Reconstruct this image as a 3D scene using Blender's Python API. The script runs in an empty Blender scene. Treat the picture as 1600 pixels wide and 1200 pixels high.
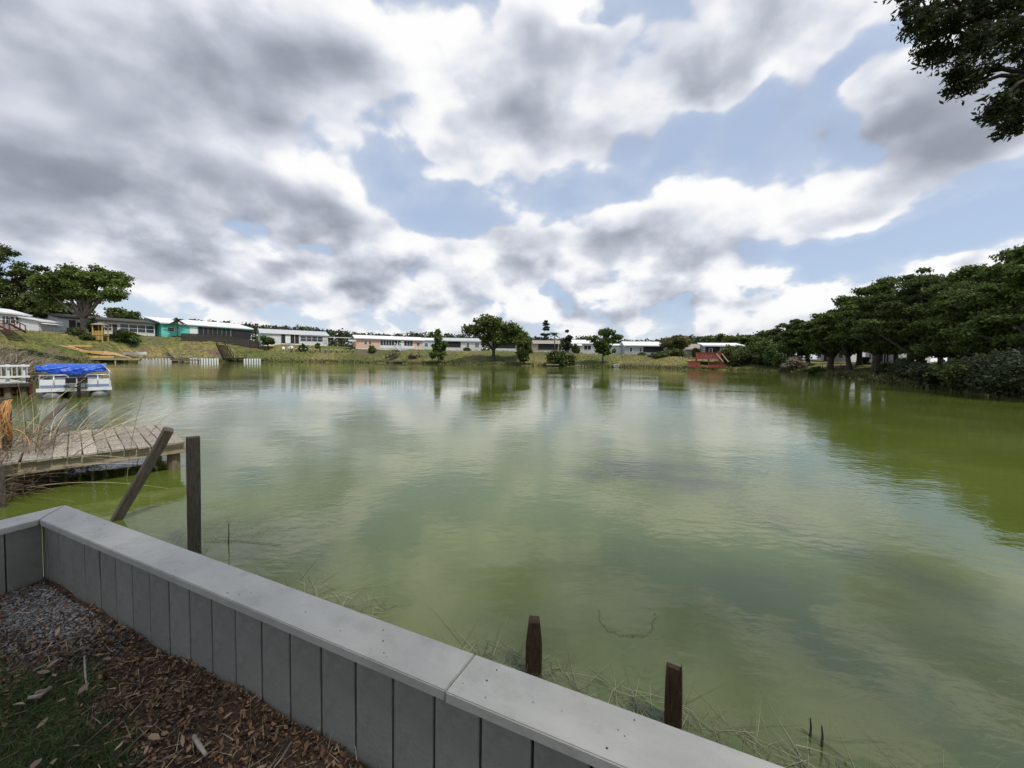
import bpy, bmesh, math, random
import numpy as np
from mathutils import Vector, Matrix, Euler

# ------------------------------------------------------------------ camera
SC = bpy.context.scene
COL = SC.collection
R_ = math.radians
F_PX, PITCH, ROLL, SHIFT, CAMZ = 603.0, R_(2.25), R_(0.8), -18.3, 1.9
cam_d = bpy.data.cameras.new('camera')
cam = bpy.data.objects.new('camera', cam_d); COL.objects.link(cam)
CAM_ROT = Matrix.Rotation(math.pi / 2 - PITCH, 3, 'X') @ Matrix.Rotation(ROLL, 3, 'Z')
cam.matrix_world = Matrix.Translation((0, 0, CAMZ)) @ CAM_ROT.to_4x4()
cam_d.sensor_width = 36; cam_d.sensor_fit = 'HORIZONTAL'
cam_d.lens = 36 * F_PX / 1600
cam_d.shift_y = SHIFT / 1600
cam_d.clip_start = 0.05; cam_d.clip_end = 6000
SC.camera = cam

def ray(x, y):
    return CAM_ROT @ Vector(((x - 800) / F_PX, (600 - y + SHIFT) / F_PX, -1))
def at(x, y, Y):                       # photo direction -> point at distance Y
    d = ray(x, y); return Vector((0, 0, CAMZ)) + d * (Y / d.y)
def onz(x, y, z):                      # photo direction -> point on the level z
    d = ray(x, y); return Vector((0, 0, CAMZ)) + d * ((z - CAMZ) / d.z)
def xat(x, Y): return at(x, 558, Y).x
def azel(x, y):
    d = ray(x, y).normalized()
    return math.degrees(math.atan2(d.x, d.y)), math.degrees(math.asin(d.z))

# ------------------------------------------------------------------ sky, sun, exposure
SUN_EL, SUN_AZ = 58.0, 125.0           # azimuth clockwise from +Y (view axis)
SKY_STRENGTH = 0.1
world = bpy.data.worlds.new('World'); SC.world = world; world.use_nodes = True
WT = world.node_tree; WT.nodes.clear()
def wn(t, **k):
    n = WT.nodes.new(t)
    for a, b in k.items(): setattr(n, a, b)
    return n
def wl(a, b): WT.links.new(a, b)
def wset(sock, v):
    if isinstance(v, (int, float)): sock.default_value = v
    elif isinstance(v, (tuple, list)): sock.default_value = v
    else: wl(v, sock)
def wm(op, a, b=0.0, c=0.0, clamp=False):
    n = wn('ShaderNodeMath', operation=op, use_clamp=clamp)
    wset(n.inputs[0], a); wset(n.inputs[1], b); wset(n.inputs[2], c)
    return n.outputs[0]
def wsmooth(v, lo, hi, a=0.0, b=1.0):
    n = wn('ShaderNodeMapRange', interpolation_type='SMOOTHSTEP')
    wset(n.inputs[0], v); wset(n.inputs[1], lo); wset(n.inputs[2], hi); wset(n.inputs[3], a); wset(n.inputs[4], b)
    return n.outputs[0]
def wmix(f, a, b):
    n = wn('ShaderNodeMix', data_type='RGBA')
    wset(n.inputs[0], f); wset(n.inputs[6], a); wset(n.inputs[7], b)
    return n.outputs[2]
def wnoise(vec, scale, detail=6, rough=0.55, dist=0.0):
    n = wn('ShaderNodeTexNoise', noise_dimensions='3D')
    wl(vec, n.inputs['Vector']); n.inputs['Scale'].default_value = scale
    n.inputs['Detail'].default_value = detail; n.inputs['Roughness'].default_value = rough
    n.inputs['Distortion'].default_value = dist
    return n.outputs[0]
def build_sky():
    tc = wn('ShaderNodeTexCoord')
    nrm = wn('ShaderNodeVectorMath', operation='NORMALIZE'); wl(tc.outputs['Generated'], nrm.inputs[0])
    sep = wn('ShaderNodeSeparateXYZ'); wl(nrm.outputs[0], sep.inputs[0])
    dx, dy, dz = sep.outputs
    az = wm('MULTIPLY', wm('ARCTAN2', dx, dy), 57.2958)
    el = wm('MULTIPLY', wm('ARCSINE', dz), 57.2958)
    ae = wn('ShaderNodeCombineXYZ'); wl(az, ae.inputs[0]); wl(el, ae.inputs[1])
    flat = wn('ShaderNodeVectorMath', operation='MULTIPLY'); wl(nrm.outputs[0], flat.inputs[0]); flat.inputs[1].default_value = (1, 1, 1.55)
    V = flat.outputs[0]
    sunw = wn('ShaderNodeVectorMath', operation='ADD'); wl(V, sunw.inputs[0]); sunw.inputs[1].default_value = (.03, -.02, .095)
    VS = sunw.outputs[0]
    # ragged outlines for the layout of big clouds
    wz = wn('ShaderNodeTexNoise', noise_dimensions='3D'); wl(V, wz.inputs['Vector'])
    wz.inputs['Scale'].default_value = 4.0; wz.inputs['Detail'].default_value = 4
    wv = wn('ShaderNodeVectorMath', operation='MULTIPLY_ADD'); wl(wz.outputs[1], wv.inputs[0])
    wv.inputs[1].default_value = (16, 12, 0); wv.inputs[2].default_value = (-8, -6, 0)
    aew = wn('ShaderNodeVectorMath', operation='ADD'); wl(ae.outputs[0], aew.inputs[0]); wl(wv.outputs[0], aew.inputs[1])
    def blobs(lst, start):
        acc = start
        for (px, py, rx, ry, rot, amp) in lst:
            a0, e0 = azel(px, py)
            a1, e1 = azel(px + rx * .5, py); a2, e2 = azel(px - rx * .5, py)
            b1, f1 = azel(px, py - ry * .5); b2, f2 = azel(px, py + ry * .5)
            mp = wn('ShaderNodeMapping', vector_type='TEXTURE'); wl(aew.outputs[0], mp.inputs['Vector'])
            mp.inputs['Location'].default_value = (a0, e0, 0)
            mp.inputs['Rotation'].default_value = (0, 0, R_(rot))
            mp.inputs['Scale'].default_value = (max(1, abs(a1 - a2)), max(1, abs(f1 - f2)), 1)
            g = wn('ShaderNodeTexGradient', gradient_type='QUADRATIC_SPHERE'); wl(mp.outputs[0], g.inputs[0])
            acc = wm('MULTIPLY_ADD', g.outputs['Fac'], amp, acc)
        return acc
    cover = blobs([  # centre, radii, tilt, amount
        (160, 150, 900, 380, 0, 2.0), (560, 90, 560, 300, 0, 1.3), (60, 300, 520, 120, 0, .7), (860, 60, 330, 200, 0, 1.3),
        (830, 215, 260, 170, 10, 1.5), (720, 200, 150, 90, 20, .5),
        (1130, 120, 420, 210, 14, 1.9), (1420, 235, 520, 190, 22, 2.1), (1560, 110, 420, 220, 20, 1.4), (1200, 300, 160, 90, 20, .5),
        (985, 340, 300, 130, 6, 1.5), (470, 405, 420, 120, 0, 1.1), (500, 315, 300, 90, 4, 1.5), (770, 365, 220, 110, 0, 1.3),
        (1090, 390, 200, 90, 0, .7), (1480, 415, 170, 50, 14, 1.0), (880, 450, 900, 110, 0, .6), (200, 440, 700, 110, 0, .5),
        # clear gaps
        (630, 265, 230, 150, 10, -1.7), (880, 310, 200, 60, 15, -1.0), (330, 345, 200, 45, 0, -.6), (1050, 228, 250, 95, 28, -1.7), (1195, 165, 260, 60, 38, -1.3), (1330, 110, 200, 45, 38, -1.0),
        (1500, 350, 480, 120, 8, -2.4), (1300, 400, 240, 80, 0, -1.5), (690, 335, 200, 60, 0, -1.0), (955, 15, 120, 60, 0, -1.1),
        (440, 352, 200, 36, 0, -.7), (1580, 300, 300, 90, 20, -.8)], .06)
    n1 = wnoise(V, 4.0, 7, .50, .2); n1b = wnoise(V, 4.0, 3, .45, .2); n1s = wnoise(VS, 4.0, 3, .45, .2)
    m1 = wnoise(V, 9.5, 6, .50, .15); m1b = wnoise(V, 9.5, 3, .45, .15); m1s = wnoise(VS, 9.5, 3, .45, .15)
    n2 = wnoise(V, 16, 6, .6)
    vo = wn('ShaderNodeTexVoronoi', feature='F1'); wl(V, vo.inputs['Vector']); vo.inputs['Scale'].default_value = 8.0
    vo.inputs['Detail'].default_value = 1.5; vo.inputs['Roughness'].default_value = .55
    puff = wm('SUBTRACT', .45, vo.outputs['Distance'])
    lowband = wsmooth(el, 8.0, 24.0, 1.0, 0.0)
    def lerp(f, a, b): return wm('MULTIPLY_ADD', f, wm('SUBTRACT', b, a), a)
    N = lerp(lowband, n1, m1); NB = lerp(lowband, n1b, m1b); NS = lerp(lowband, n1s, m1s)
    C = wm('ADD', wm('MULTIPLY_ADD', lowband, .34, cover), wm('MULTIPLY', wm('SUBTRACT', N, .5), lerp(lowband, 3.6, 4.4)))
    C = wm('ADD', C, wm('MULTIPLY', puff, .75))
    C = wm('ADD', C, wm('MULTIPLY', wm('SUBTRACT', n2, .5), .35))
    dens = wm('ADD', wm('MULTIPLY', wsmooth(C, -.08, .34), .72), wm('MULTIPLY', wsmooth(C, -1.0, .5), .28))
    thick = wsmooth(C, .15, 1.7)
    relief = wm('SUBTRACT', NB, NS)                               # sunward side of each puff is brighter
    dark = blobs([(110, 275, 700, 150, 0, .75), (800, 275, 180, 70, 0, .35), (400, 90, 520, 190, 0, .28),
                  (1090, 130, 260, 140, 20, .38), (1400, 215, 380, 80, 20, .25), (1330, 325, 240, 34, 8, .3), (560, 420, 260, 50, 0, .25),
                  (880, 40, 260, 130, 0, -.3), (1300, 285, 210, 50, 10, -.45), (395, 365, 80, 24, -14, -.9), (1560, 60, 200, 150, 0, -.1)], 0.0)
    lum = wm('SUBTRACT', wm('ADD', .93, wm('MULTIPLY', relief, wsmooth(thick, .2, 1.0, 2.3, 1.5))), wm('MULTIPLY', thick, .50))
    lum = wm('SUBTRACT', lum, wm('MULTIPLY', dark, .45))
    lum = wm('ADD', lum, wm('MULTIPLY', puff, .14))
    lum = wm('SUBTRACT', lum, wm('MULTIPLY', lowband, .02))
    lum = wsmooth(lum, -.2, 1.05)
    ramp = wn('ShaderNodeValToRGB'); wl(lum, ramp.inputs[0])
    cr = ramp.color_ramp; cr.elements[0].position = .0; cr.elements[0].color = (.225, .245, .305, 1)
    cr.elements[1].position = 1.0; cr.elements[1].color = (.86, .86, .86, 1)
    for p, c in ((.25, (.285, .305, .365, 1)), (.55, (.44, .465, .54, 1)), (.82, (.64, .665, .73, 1))):
        e = cr.elements.new(p); e.color = c
    cl = wn('ShaderNodeVectorMath', operation='SCALE'); wl(ramp.outputs[0], cl.inputs[0]); cl.inputs[3].default_value = 1.0 / SKY_STRENGTH
    sky = wn('ShaderNodeTexSky', sky_type='NISHITA')
    sky.sun_disc = False; sky.sun_elevation = R_(SUN_EL); sky.sun_rotation = R_(SUN_AZ)
    sky.air_density = 1.0; sky.dust_density = 0.8; sky.ozone_density = 1.6; sky.altitude = 20
    # thin bright veil over the clear parts
    veil = wmix(.62, sky.outputs[0], (5.0, 6.0, 7.8, 1))
    col = wmix(dens, veil, cl.outputs[0])
    hz = wsmooth(el, -1.0, 8.0, .35, 0.0)
    col = wmix(hz, col, (6.4, 6.6, 7.0, 1))
    bg = wn('ShaderNodeBackground'); wl(col, bg.inputs[0]); bg.inputs[1].default_value = SKY_STRENGTH
    out = wn('ShaderNodeOutputWorld'); wl(bg.outputs[0], out.inputs[0])
build_sky()
world.cycles.sampling_method = 'MANUAL'; world.cycles.sample_map_resolution = 256
sun_d = bpy.data.lights.new('sun', 'SUN'); sun_d.energy = 2.6; sun_d.angle = R_(4); sun_d.color = (1, .95, .87)
sun = bpy.data.objects.new('sun', sun_d); COL.objects.link(sun)
sv = Vector((math.sin(R_(SUN_AZ)) * math.cos(R_(SUN_EL)), math.cos(R_(SUN_AZ)) * math.cos(R_(SUN_EL)), math.sin(R_(SUN_EL))))
sun.rotation_euler = sv.to_track_quat('Z', 'Y').to_euler(); sun.location = sv * 50
SC.view_settings.view_transform = 'Standard'; SC.view_settings.look = 'None'
SC.view_settings.exposure = 0.2; SC.view_settings.gamma = 1.0
SC.render.engine = 'CYCLES'
SC.cycles.max_bounces = 6; SC.cycles.diffuse_bounces = 2; SC.cycles.glossy_bounces = 3
SC.cycles.transparent_max_bounces = 4; SC.cycles.caustics_reflective = False
SC.cycles.use_denoising = True

# ------------------------------------------------------------------ materials
MATS = {}
def mat(name, col, rough=.7, var=.25, scale=4.0, bump=0.0, bscale=30.0, stretch=None, island=0.0, objrand=0.0, col2=None,
        metal=0.0, spec=.3, trans=0.0, detail=5, stain=0.0):
    m = bpy.data.materials.new(name); m.use_nodes = True; MATS[name] = m
    t = m.node_tree; n = t.nodes; L = t.links
    b = n['Principled BSDF']
    b.inputs['Roughness'].default_value = rough; b.inputs['Metallic'].default_value = metal
    b.inputs['Specular IOR Level'].default_value = spec
    tc = n.new('ShaderNodeTexCoord'); vec = tc.outputs['Object']
    if stretch:
        mp = n.new('ShaderNodeMapping'); L.new(vec, mp.inputs[0]); mp.inputs['Scale'].default_value = stretch
        if objrand:
            oi0 = n.new('ShaderNodeObjectInfo'); cx = n.new('ShaderNodeVectorMath'); cx.operation = 'SCALE'
            cx.inputs[0].default_value = (31, 17, 23); L.new(oi0.outputs['Random'], cx.inputs[3]); L.new(cx.outputs[0], mp.inputs['Location'])
        vec = mp.outputs[0]
    nz = n.new('ShaderNodeTexNoise'); L.new(vec, nz.inputs['Vector'])
    nz.inputs['Scale'].default_value = scale; nz.inputs['Detail'].default_value = detail; nz.inputs['Roughness'].default_value = .62
    c1 = tuple(c * (1 - var) for c in col) + (1,)
    c2 = (tuple(c * (1 + var) for c in col) if col2 is None else tuple(col2)) + (1,)
    rp = n.new('ShaderNodeValToRGB'); rp.color_ramp.elements[0].position = .3; rp.color_ramp.elements[1].position = .7
    rp.color_ramp.elements[0].color = c1; rp.color_ramp.elements[1].color = c2
    L.new(nz.outputs[0], rp.inputs[0]); cur = rp.outputs[0]
    def rnd(sock, amt, cur):
        mr = n.new('ShaderNodeMapRange'); L.new(sock, mr.inputs[0]); mr.inputs[3].default_value = 1 - amt; mr.inputs[4].default_value = 1 + amt
        s = n.new('ShaderNodeVectorMath'); s.operation = 'SCALE'; L.new(cur, s.inputs[0]); L.new(mr.outputs[0], s.inputs[3]); return s.outputs[0]
    if island:
        g = n.new('ShaderNodeNewGeometry'); cur = rnd(g.outputs['Random Per Island'], island, cur)
    if objrand:
        oi = n.new('ShaderNodeObjectInfo'); cur = rnd(oi.outputs['Random'], objrand, cur)
    if stain:                                   # dirt, drips and faded blotches
        sn = n.new('ShaderNodeTexNoise'); L.new(tc.outputs['Object'], sn.inputs['Vector']); sn.inputs['Scale'].default_value = 7; sn.inputs['Detail'].default_value = 8; sn.inputs['Roughness'].default_value = .7
        sm = n.new('ShaderNodeMapRange'); L.new(sn.outputs[0], sm.inputs[0]); sm.inputs[1].default_value = .52; sm.inputs[2].default_value = .74; sm.inputs[4].default_value = stain
        sx = n.new('ShaderNodeMix'); sx.data_type = 'RGBA'; L.new(sm.outputs[0], sx.inputs[0]); L.new(cur, sx.inputs[6]); sx.inputs[7].default_value = (.075, .068, .05, 1)
        sp2 = n.new('ShaderNodeTexNoise'); L.new(tc.outputs['Object'], sp2.inputs['Vector']); sp2.inputs['Scale'].default_value = 130; sp2.inputs['Detail'].default_value = 2
        sq = n.new('ShaderNodeMapRange'); L.new(sp2.outputs[0], sq.inputs[0]); sq.inputs[1].default_value = .66; sq.inputs[2].default_value = .72; sq.inputs[4].default_value = stain * .35
        sy = n.new('ShaderNodeMix'); sy.data_type = 'RGBA'; L.new(sq.outputs[0], sy.inputs[0]); L.new(sx.outputs[2], sy.inputs[6]); sy.inputs[7].default_value = (.09, .085, .075, 1)
        cur = sy.outputs[2]
        rm = n.new('ShaderNodeMapRange'); L.new(sn.outputs[0], rm.inputs[0]); rm.inputs[1].default_value = .3; rm.inputs[2].default_value = .7; rm.inputs[3].default_value = rough * .75; rm.inputs[4].default_value = min(1, rough * 1.5); L.new(rm.outputs[0], b.inputs['Roughness'])
    L.new(cur, b.inputs['Base Color'])
    if bump:
        bn = n.new('ShaderNodeTexNoise'); L.new(vec, bn.inputs['Vector']); bn.inputs['Scale'].default_value = bscale; bn.inputs['Detail'].default_value = 6
        bp = n.new('ShaderNodeBump'); bp.inputs['Strength'].default_value = bump; bp.inputs['Distance'].default_value = .02
        L.new(bn.outputs[0], bp.inputs['Height']); L.new(bp.outputs[0], b.inputs['Normal'])
    if trans:
        tr = n.new('ShaderNodeBsdfTranslucent'); L.new(cur, tr.inputs[0])
        mx = n.new('ShaderNodeMixShader'); mx.inputs[0].default_value = trans
        L.new(b.outputs[0], mx.inputs[1]); L.new(tr.outputs[0], mx.inputs[2]); L.new(mx.outputs[0], n['Material Output'].inputs[0])
    return m
def M(n): return MATS[n]
mat('grey_paint', (.252, .243, .210), .55, .10, 3, .12, 60, spec=.35, objrand=.07, stain=.4)
mat('cap_paint', (.44, .425, .375), .36, .12, 3.2, .07, 70, spec=.5, objrand=.03, stretch=(1, 2, 1), stain=.28)
mat('nail_dark', (.05, .05, .05), .6, .4, 200)
mat('deck_wood', (.43, .375, .31), .85, .40, 7, .6, 60, (1, 9, 9), objrand=.25)
mat('beam_wood', (.42, .34, .24), .8, .3, 5, .4, 50, (1, 8, 8), objrand=.12)
mat('pile_wood', (.20, .155, .10), .85, .4, 6, .5, 40, (6, 6, 1))
mat('old_post', (.145, .122, .096), .9, .45, 9, .8, 60, (9, 9, 1), objrand=.2)
mat('wet_post', (.10, .06, .036), .7, .55, 9, .8, 60, (9, 9, 1), objrand=.2)
mat('soil', (.085, .055, .04), .95, .5, 14, .8, 90)
mat('gravel', (.27, .25, .24), .9, .3, 20, island=.45)
mat('leaf_litter', (.135, .072, .036), .8, .35, 30, island=.85, col2=(.25, .155, .088))
mat('leaf_tan', (.36, .25, .165), .75, .25, 40, objrand=.3)
mat('grass_near', (.085, .14, .03), .8, .35, 2, island=.5, trans=.3, col2=(.14, .185, .055))
mat('twig', (.34, .29, .24), .85, .3, 30, objrand=.25)
mat('reed', (.42, .34, .20), .8, .3, 6, island=.45, col2=(.55, .46, .30))
mat('thatch', (.16, .115, .07), .95, .5, 9, island=.6)
mat('weed', (.20, .195, .11), .8, .4, 5, island=.6, col2=(.38, .35, .23))
mat('rope', (.50, .27, .11), .8, .25, 50, island=.3)
mat('white_paint', (.78, .78, .77), .5, .06, 3)
mat('white_roof', (.82, .83, .84), .45, .06, 2, stretch=(3, .3, 1))
mat('grey_roof', (.46, .47, .48), .6, .12, 2)
mat('dark_roof', (.075, .068, .06), .8, .2, 2)
mat('tan_roof', (.33, .27, .22), .8, .2, 2)
mat('white_siding', (.70, .70, .68), .6, .06, 2)
mat('grey_siding', (.47, .48, .48), .6, .06, 2)
mat('aqua_siding', (.16, .62, .52), .6, .06, 2)
mat('paleblue_siding', (.56, .67, .68), .6, .06, 2)
mat('peach_siding', (.74, .47, .34), .6, .06, 2)
mat('tan_siding', (.46, .40, .32), .6, .1, 2)
mat('glass', (.035, .042, .048), .08, .2, 1, spec=.6)
mat('screen_mesh', (.028, .029, .031), .7, .3, 3)
mat('dark_timber', (.055, .046, .038), .85, .35, 4, .3, 20, objrand=.2)
mat('grey_timber', (.20, .18, .155), .9, .3, 4, objrand=.25)
mat('pale_timber', (.48, .38, .25), .85, .25, 4, objrand=.15)
mat('yellow_timber', (.52, .34, .10), .8, .25, 4, objrand=.1)
mat('red_paint', (.27, .07, .05), .65, .2, 3, objrand=.12)
mat('orange_sand', (.42, .27, .14), .95, .25, 1.5, .4, 8)
mat('concrete', (.47, .45, .41), .9, .2, 3, objrand=.2)
mat('rock', (.20, .185, .16), .95, .4, 2, .5, 8, objrand=.3)
mat('boat_white', (.75, .76, .77), .35, .06, 3, spec=.5)
mat('boat_stripe', (.20, .25, .42), .4, .1, 3)
mat('aluminium', (.55, .56, .57), .35, .1, 8, metal=.6)
mat('pontoon_metal', (.20, .205, .21), .6, .3, 4, metal=.3)
mat('blue_tarp', (.012, .085, .47), .38, .25, 5, .5, 14, spec=.5)
mat('pale_tarp', (.52, .52, .50), .7, .3, 3, .5, 10)
mat('black_plastic', (.015, .015, .016), .45, .3, 8)
mat('red_brown', (.13, .045, .03), .85, .3, 4)
mat('bark', (.075, .062, .05), .95, .45, 3, .8, 9)
mat('bark_pale', (.16, .14, .115), .95, .4, 3, .6, 9)
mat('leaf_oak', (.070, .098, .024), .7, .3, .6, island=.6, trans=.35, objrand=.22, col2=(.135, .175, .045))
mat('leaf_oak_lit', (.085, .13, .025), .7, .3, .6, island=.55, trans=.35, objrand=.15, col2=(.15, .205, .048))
mat('leaf_young', (.10, .15, .035), .7, .3, .8, island=.45, trans=.3, col2=(.15, .205, .055))
mat('leaf_olive', (.15, .145, .045), .7, .3, .8, island=.4, trans=.3, col2=(.20, .19, .07))
mat('leaf_bush', (.075, .10, .03), .75, .35, .8, island=.55, trans=.25, objrand=.25, col2=(.13, .155, .05))
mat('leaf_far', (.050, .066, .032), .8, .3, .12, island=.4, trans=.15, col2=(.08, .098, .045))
mat('leaf_palm', (.07, .095, .03), .7, .3, 1, island=.35, trans=.2)
mat('leaf_near', (.035, .05, .017), .65, .3, 3, island=.5, trans=.35)
mat('dry_brush', (.23, .195, .14), .9, .35, 1, island=.5, col2=(.33, .28, .20))
mat('shore_grass', (.11, .125, .04), .85, .4, .25, island=.5, col2=(.19, .18, .075))

def ground_material():
    m = bpy.data.materials.new('bank_grass'); m.use_nodes = True; MATS['bank_grass'] = m
    t = m.node_tree; n = t.nodes; L = t.links; b = n['Principled BSDF']
    b.inputs['Roughness'].default_value = .95; b.inputs['Specular IOR Level'].default_value = .1
    tc = n.new('ShaderNodeTexCoord')
    def nz(s, d=6):
        q = n.new('ShaderNodeTexNoise'); L.new(tc.outputs['Object'], q.inputs['Vector']); q.inputs['Scale'].default_value = s; q.inputs['Detail'].default_value = d; return q.outputs[0]
    def ramp(v, *st):
        r = n.new('ShaderNodeValToRGB'); L.new(v, r.inputs[0]); e = r.color_ramp.elements
        e[0].position, e[0].color = st[0][0], st[0][1] + (1,); e[1].position, e[1].color = st[-1][0], st[-1][1] + (1,)
        for p, c in st[1:-1]: q = e.new(p); q.color = c + (1,)
        return r.outputs[0]
    a = ramp(nz(.09), (.3, (.092, .122, .036)), (.5, (.17, .175, .062)), (.7, (.29, .235, .11)))
    d = ramp(nz(1.6, 8), (.32, (.45, .45, .42)), (.7, (1.25, 1.2, 1.1)))
    mx = n.new('ShaderNodeMix'); mx.data_type = 'RGBA'; mx.blend_type = 'MULTIPLY'; mx.inputs[0].default_value = 1
    L.new(a, mx.inputs[6]); L.new(d, mx.inputs[7])
    p = n.new('ShaderNodeMapRange'); L.new(nz(.22, 7), p.inputs[0]); p.inputs[1].default_value = .56; p.inputs[2].default_value = .66
    mx2 = n.new('ShaderNodeMix'); mx2.data_type = 'RGBA'; L.new(p.outputs[0], mx2.inputs[0]); L.new(mx.outputs[2], mx2.inputs[6]); mx2.inputs[7].default_value = (.15, .11, .075, 1)
    L.new(mx2.outputs[2], b.inputs['Base Color'])
    bp = n.new('ShaderNodeBump'); bp.inputs['Strength'].default_value = .7; bp.inputs['Distance'].default_value = .25
    L.new(nz(3.5, 8), bp.inputs['Height']); L.new(bp.outputs[0], b.inputs['Normal'])
ground_material()

def water_material():
    m = bpy.data.materials.new('lake_water'); m.use_nodes = True; MATS['lake_water'] = m
    t = m.node_tree; n = t.nodes; L = t.links; b = n['Principled BSDF']
    tc = n.new('ShaderNodeTexCoord')
    def nz(s, d=3, st=(1, 1, 1), rot=0, dist=0):
        mp = n.new('ShaderNodeMapping'); L.new(tc.outputs['Object'], mp.inputs[0]); mp.inputs['Scale'].default_value = st; mp.inputs['Rotation'].default_value = (0, 0, rot)
        q = n.new('ShaderNodeTexNoise'); L.new(mp.outputs[0], q.inputs['Vector']); q.inputs['Scale'].default_value = s; q.inputs['Detail'].default_value = d; q.inputs['Distortion'].default_value = dist
        return q.outputs[0]
    def mr(v, a, b_, c, d):
        q = n.new('ShaderNodeMapRange'); q.interpolation_type = 'SMOOTHSTEP'; L.new(v, q.inputs[0])
        for i, x in enumerate((a, b_, c, d)): q.inputs[i + 1].default_value = x
        return q.outputs[0]
    r = n.new('ShaderNodeValToRGB'); L.new(nz(.25, 5, dist=.6), r.inputs[0])
    r.color_ramp.elements[0].position = .35; r.color_ramp.elements[0].color = (.086, .112, .019, 1)
    r.color_ramp.elements[1].position = .68; r.color_ramp.elements[1].color = (.120, .148, .030, 1)
    L.new(r.outputs[0], b.inputs['Base Color'])
    b.inputs['IOR'].default_value = 1.62; b.inputs['Specular IOR Level'].default_value = .5
    ruff = nz(.06, 4, (1, 1.6, 1), .3, .8)                 # patches ruffled by the breeze
    L.new(mr(ruff, .42, .66, .015, .07), b.inputs['Roughness'])
    rip = n.new('ShaderNodeMath'); rip.operation = 'MULTIPLY'
    L.new(nz(5.5, 4, (1, 1.9, 1), .35, .4), rip.inputs[0]); L.new(mr(ruff, .40, .66, .16, .9), rip.inputs[1])
    sw = n.new('ShaderNodeMath'); sw.operation = 'MULTIPLY_ADD'; L.new(nz(1.1, 3, (1, 1.5, 1), -.2), sw.inputs[0]); sw.inputs[1].default_value = 1.0
    L.new(rip.outputs[0], sw.inputs[2])
    bp = n.new('ShaderNodeBump'); bp.inputs['Strength'].default_value = .15; bp.inputs['Distance'].default_value = .05
    L.new(sw.outputs[0], bp.inputs['Height']); L.new(bp.outputs[0], b.inputs['Normal'])
water_material()

# ------------------------------------------------------------------ mesh helpers
def tag(o, label=None, cat=None, group=None, kind=None):
    if label: o['label'] = label
    if cat: o['category'] = cat
    if group: o['group'] = group
    if kind: o['kind'] = kind
    return o
def link(name, me, m=None, parent=None, loc=(0, 0, 0), rot=(0, 0, 0)):
    o = bpy.data.objects.new(name, me); COL.objects.link(o)
    if m is not None and not me.materials: me.materials.append(M(m))
    o.parent = parent; o.location = loc; o.rotation_euler = rot
    return o
def thing(name, label, cat, loc=(0, 0, 0), rz=0, group=None, kind=None):
    o = bpy.data.objects.new(name, None); COL.objects.link(o); o.location = loc; o.rotation_euler = (0, 0, rz); o.empty_display_size = .2
    return tag(o, label, cat, group, kind)
def np_mesh(name, v, f, smooth=False):     # v (N,3), f (K,4) or (K,3)
    v = np.asarray(v, np.float32); f = np.asarray(f, np.int32)
    me = bpy.data.meshes.new(name); k = f.shape[1]
    me.vertices.add(len(v)); me.vertices.foreach_set('co', v.ravel())
    me.loops.add(f.size); me.loops.foreach_set('vertex_index', f.ravel())
    me.polygons.add(len(f)); me.polygons.foreach_set('loop_start', np.arange(0, f.size, k, dtype=np.int32))
    me.update(calc_edges=True)
    if smooth: me.polygons.foreach_set('use_smooth', np.ones(len(f), bool))
    me.validate(); return me
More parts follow.
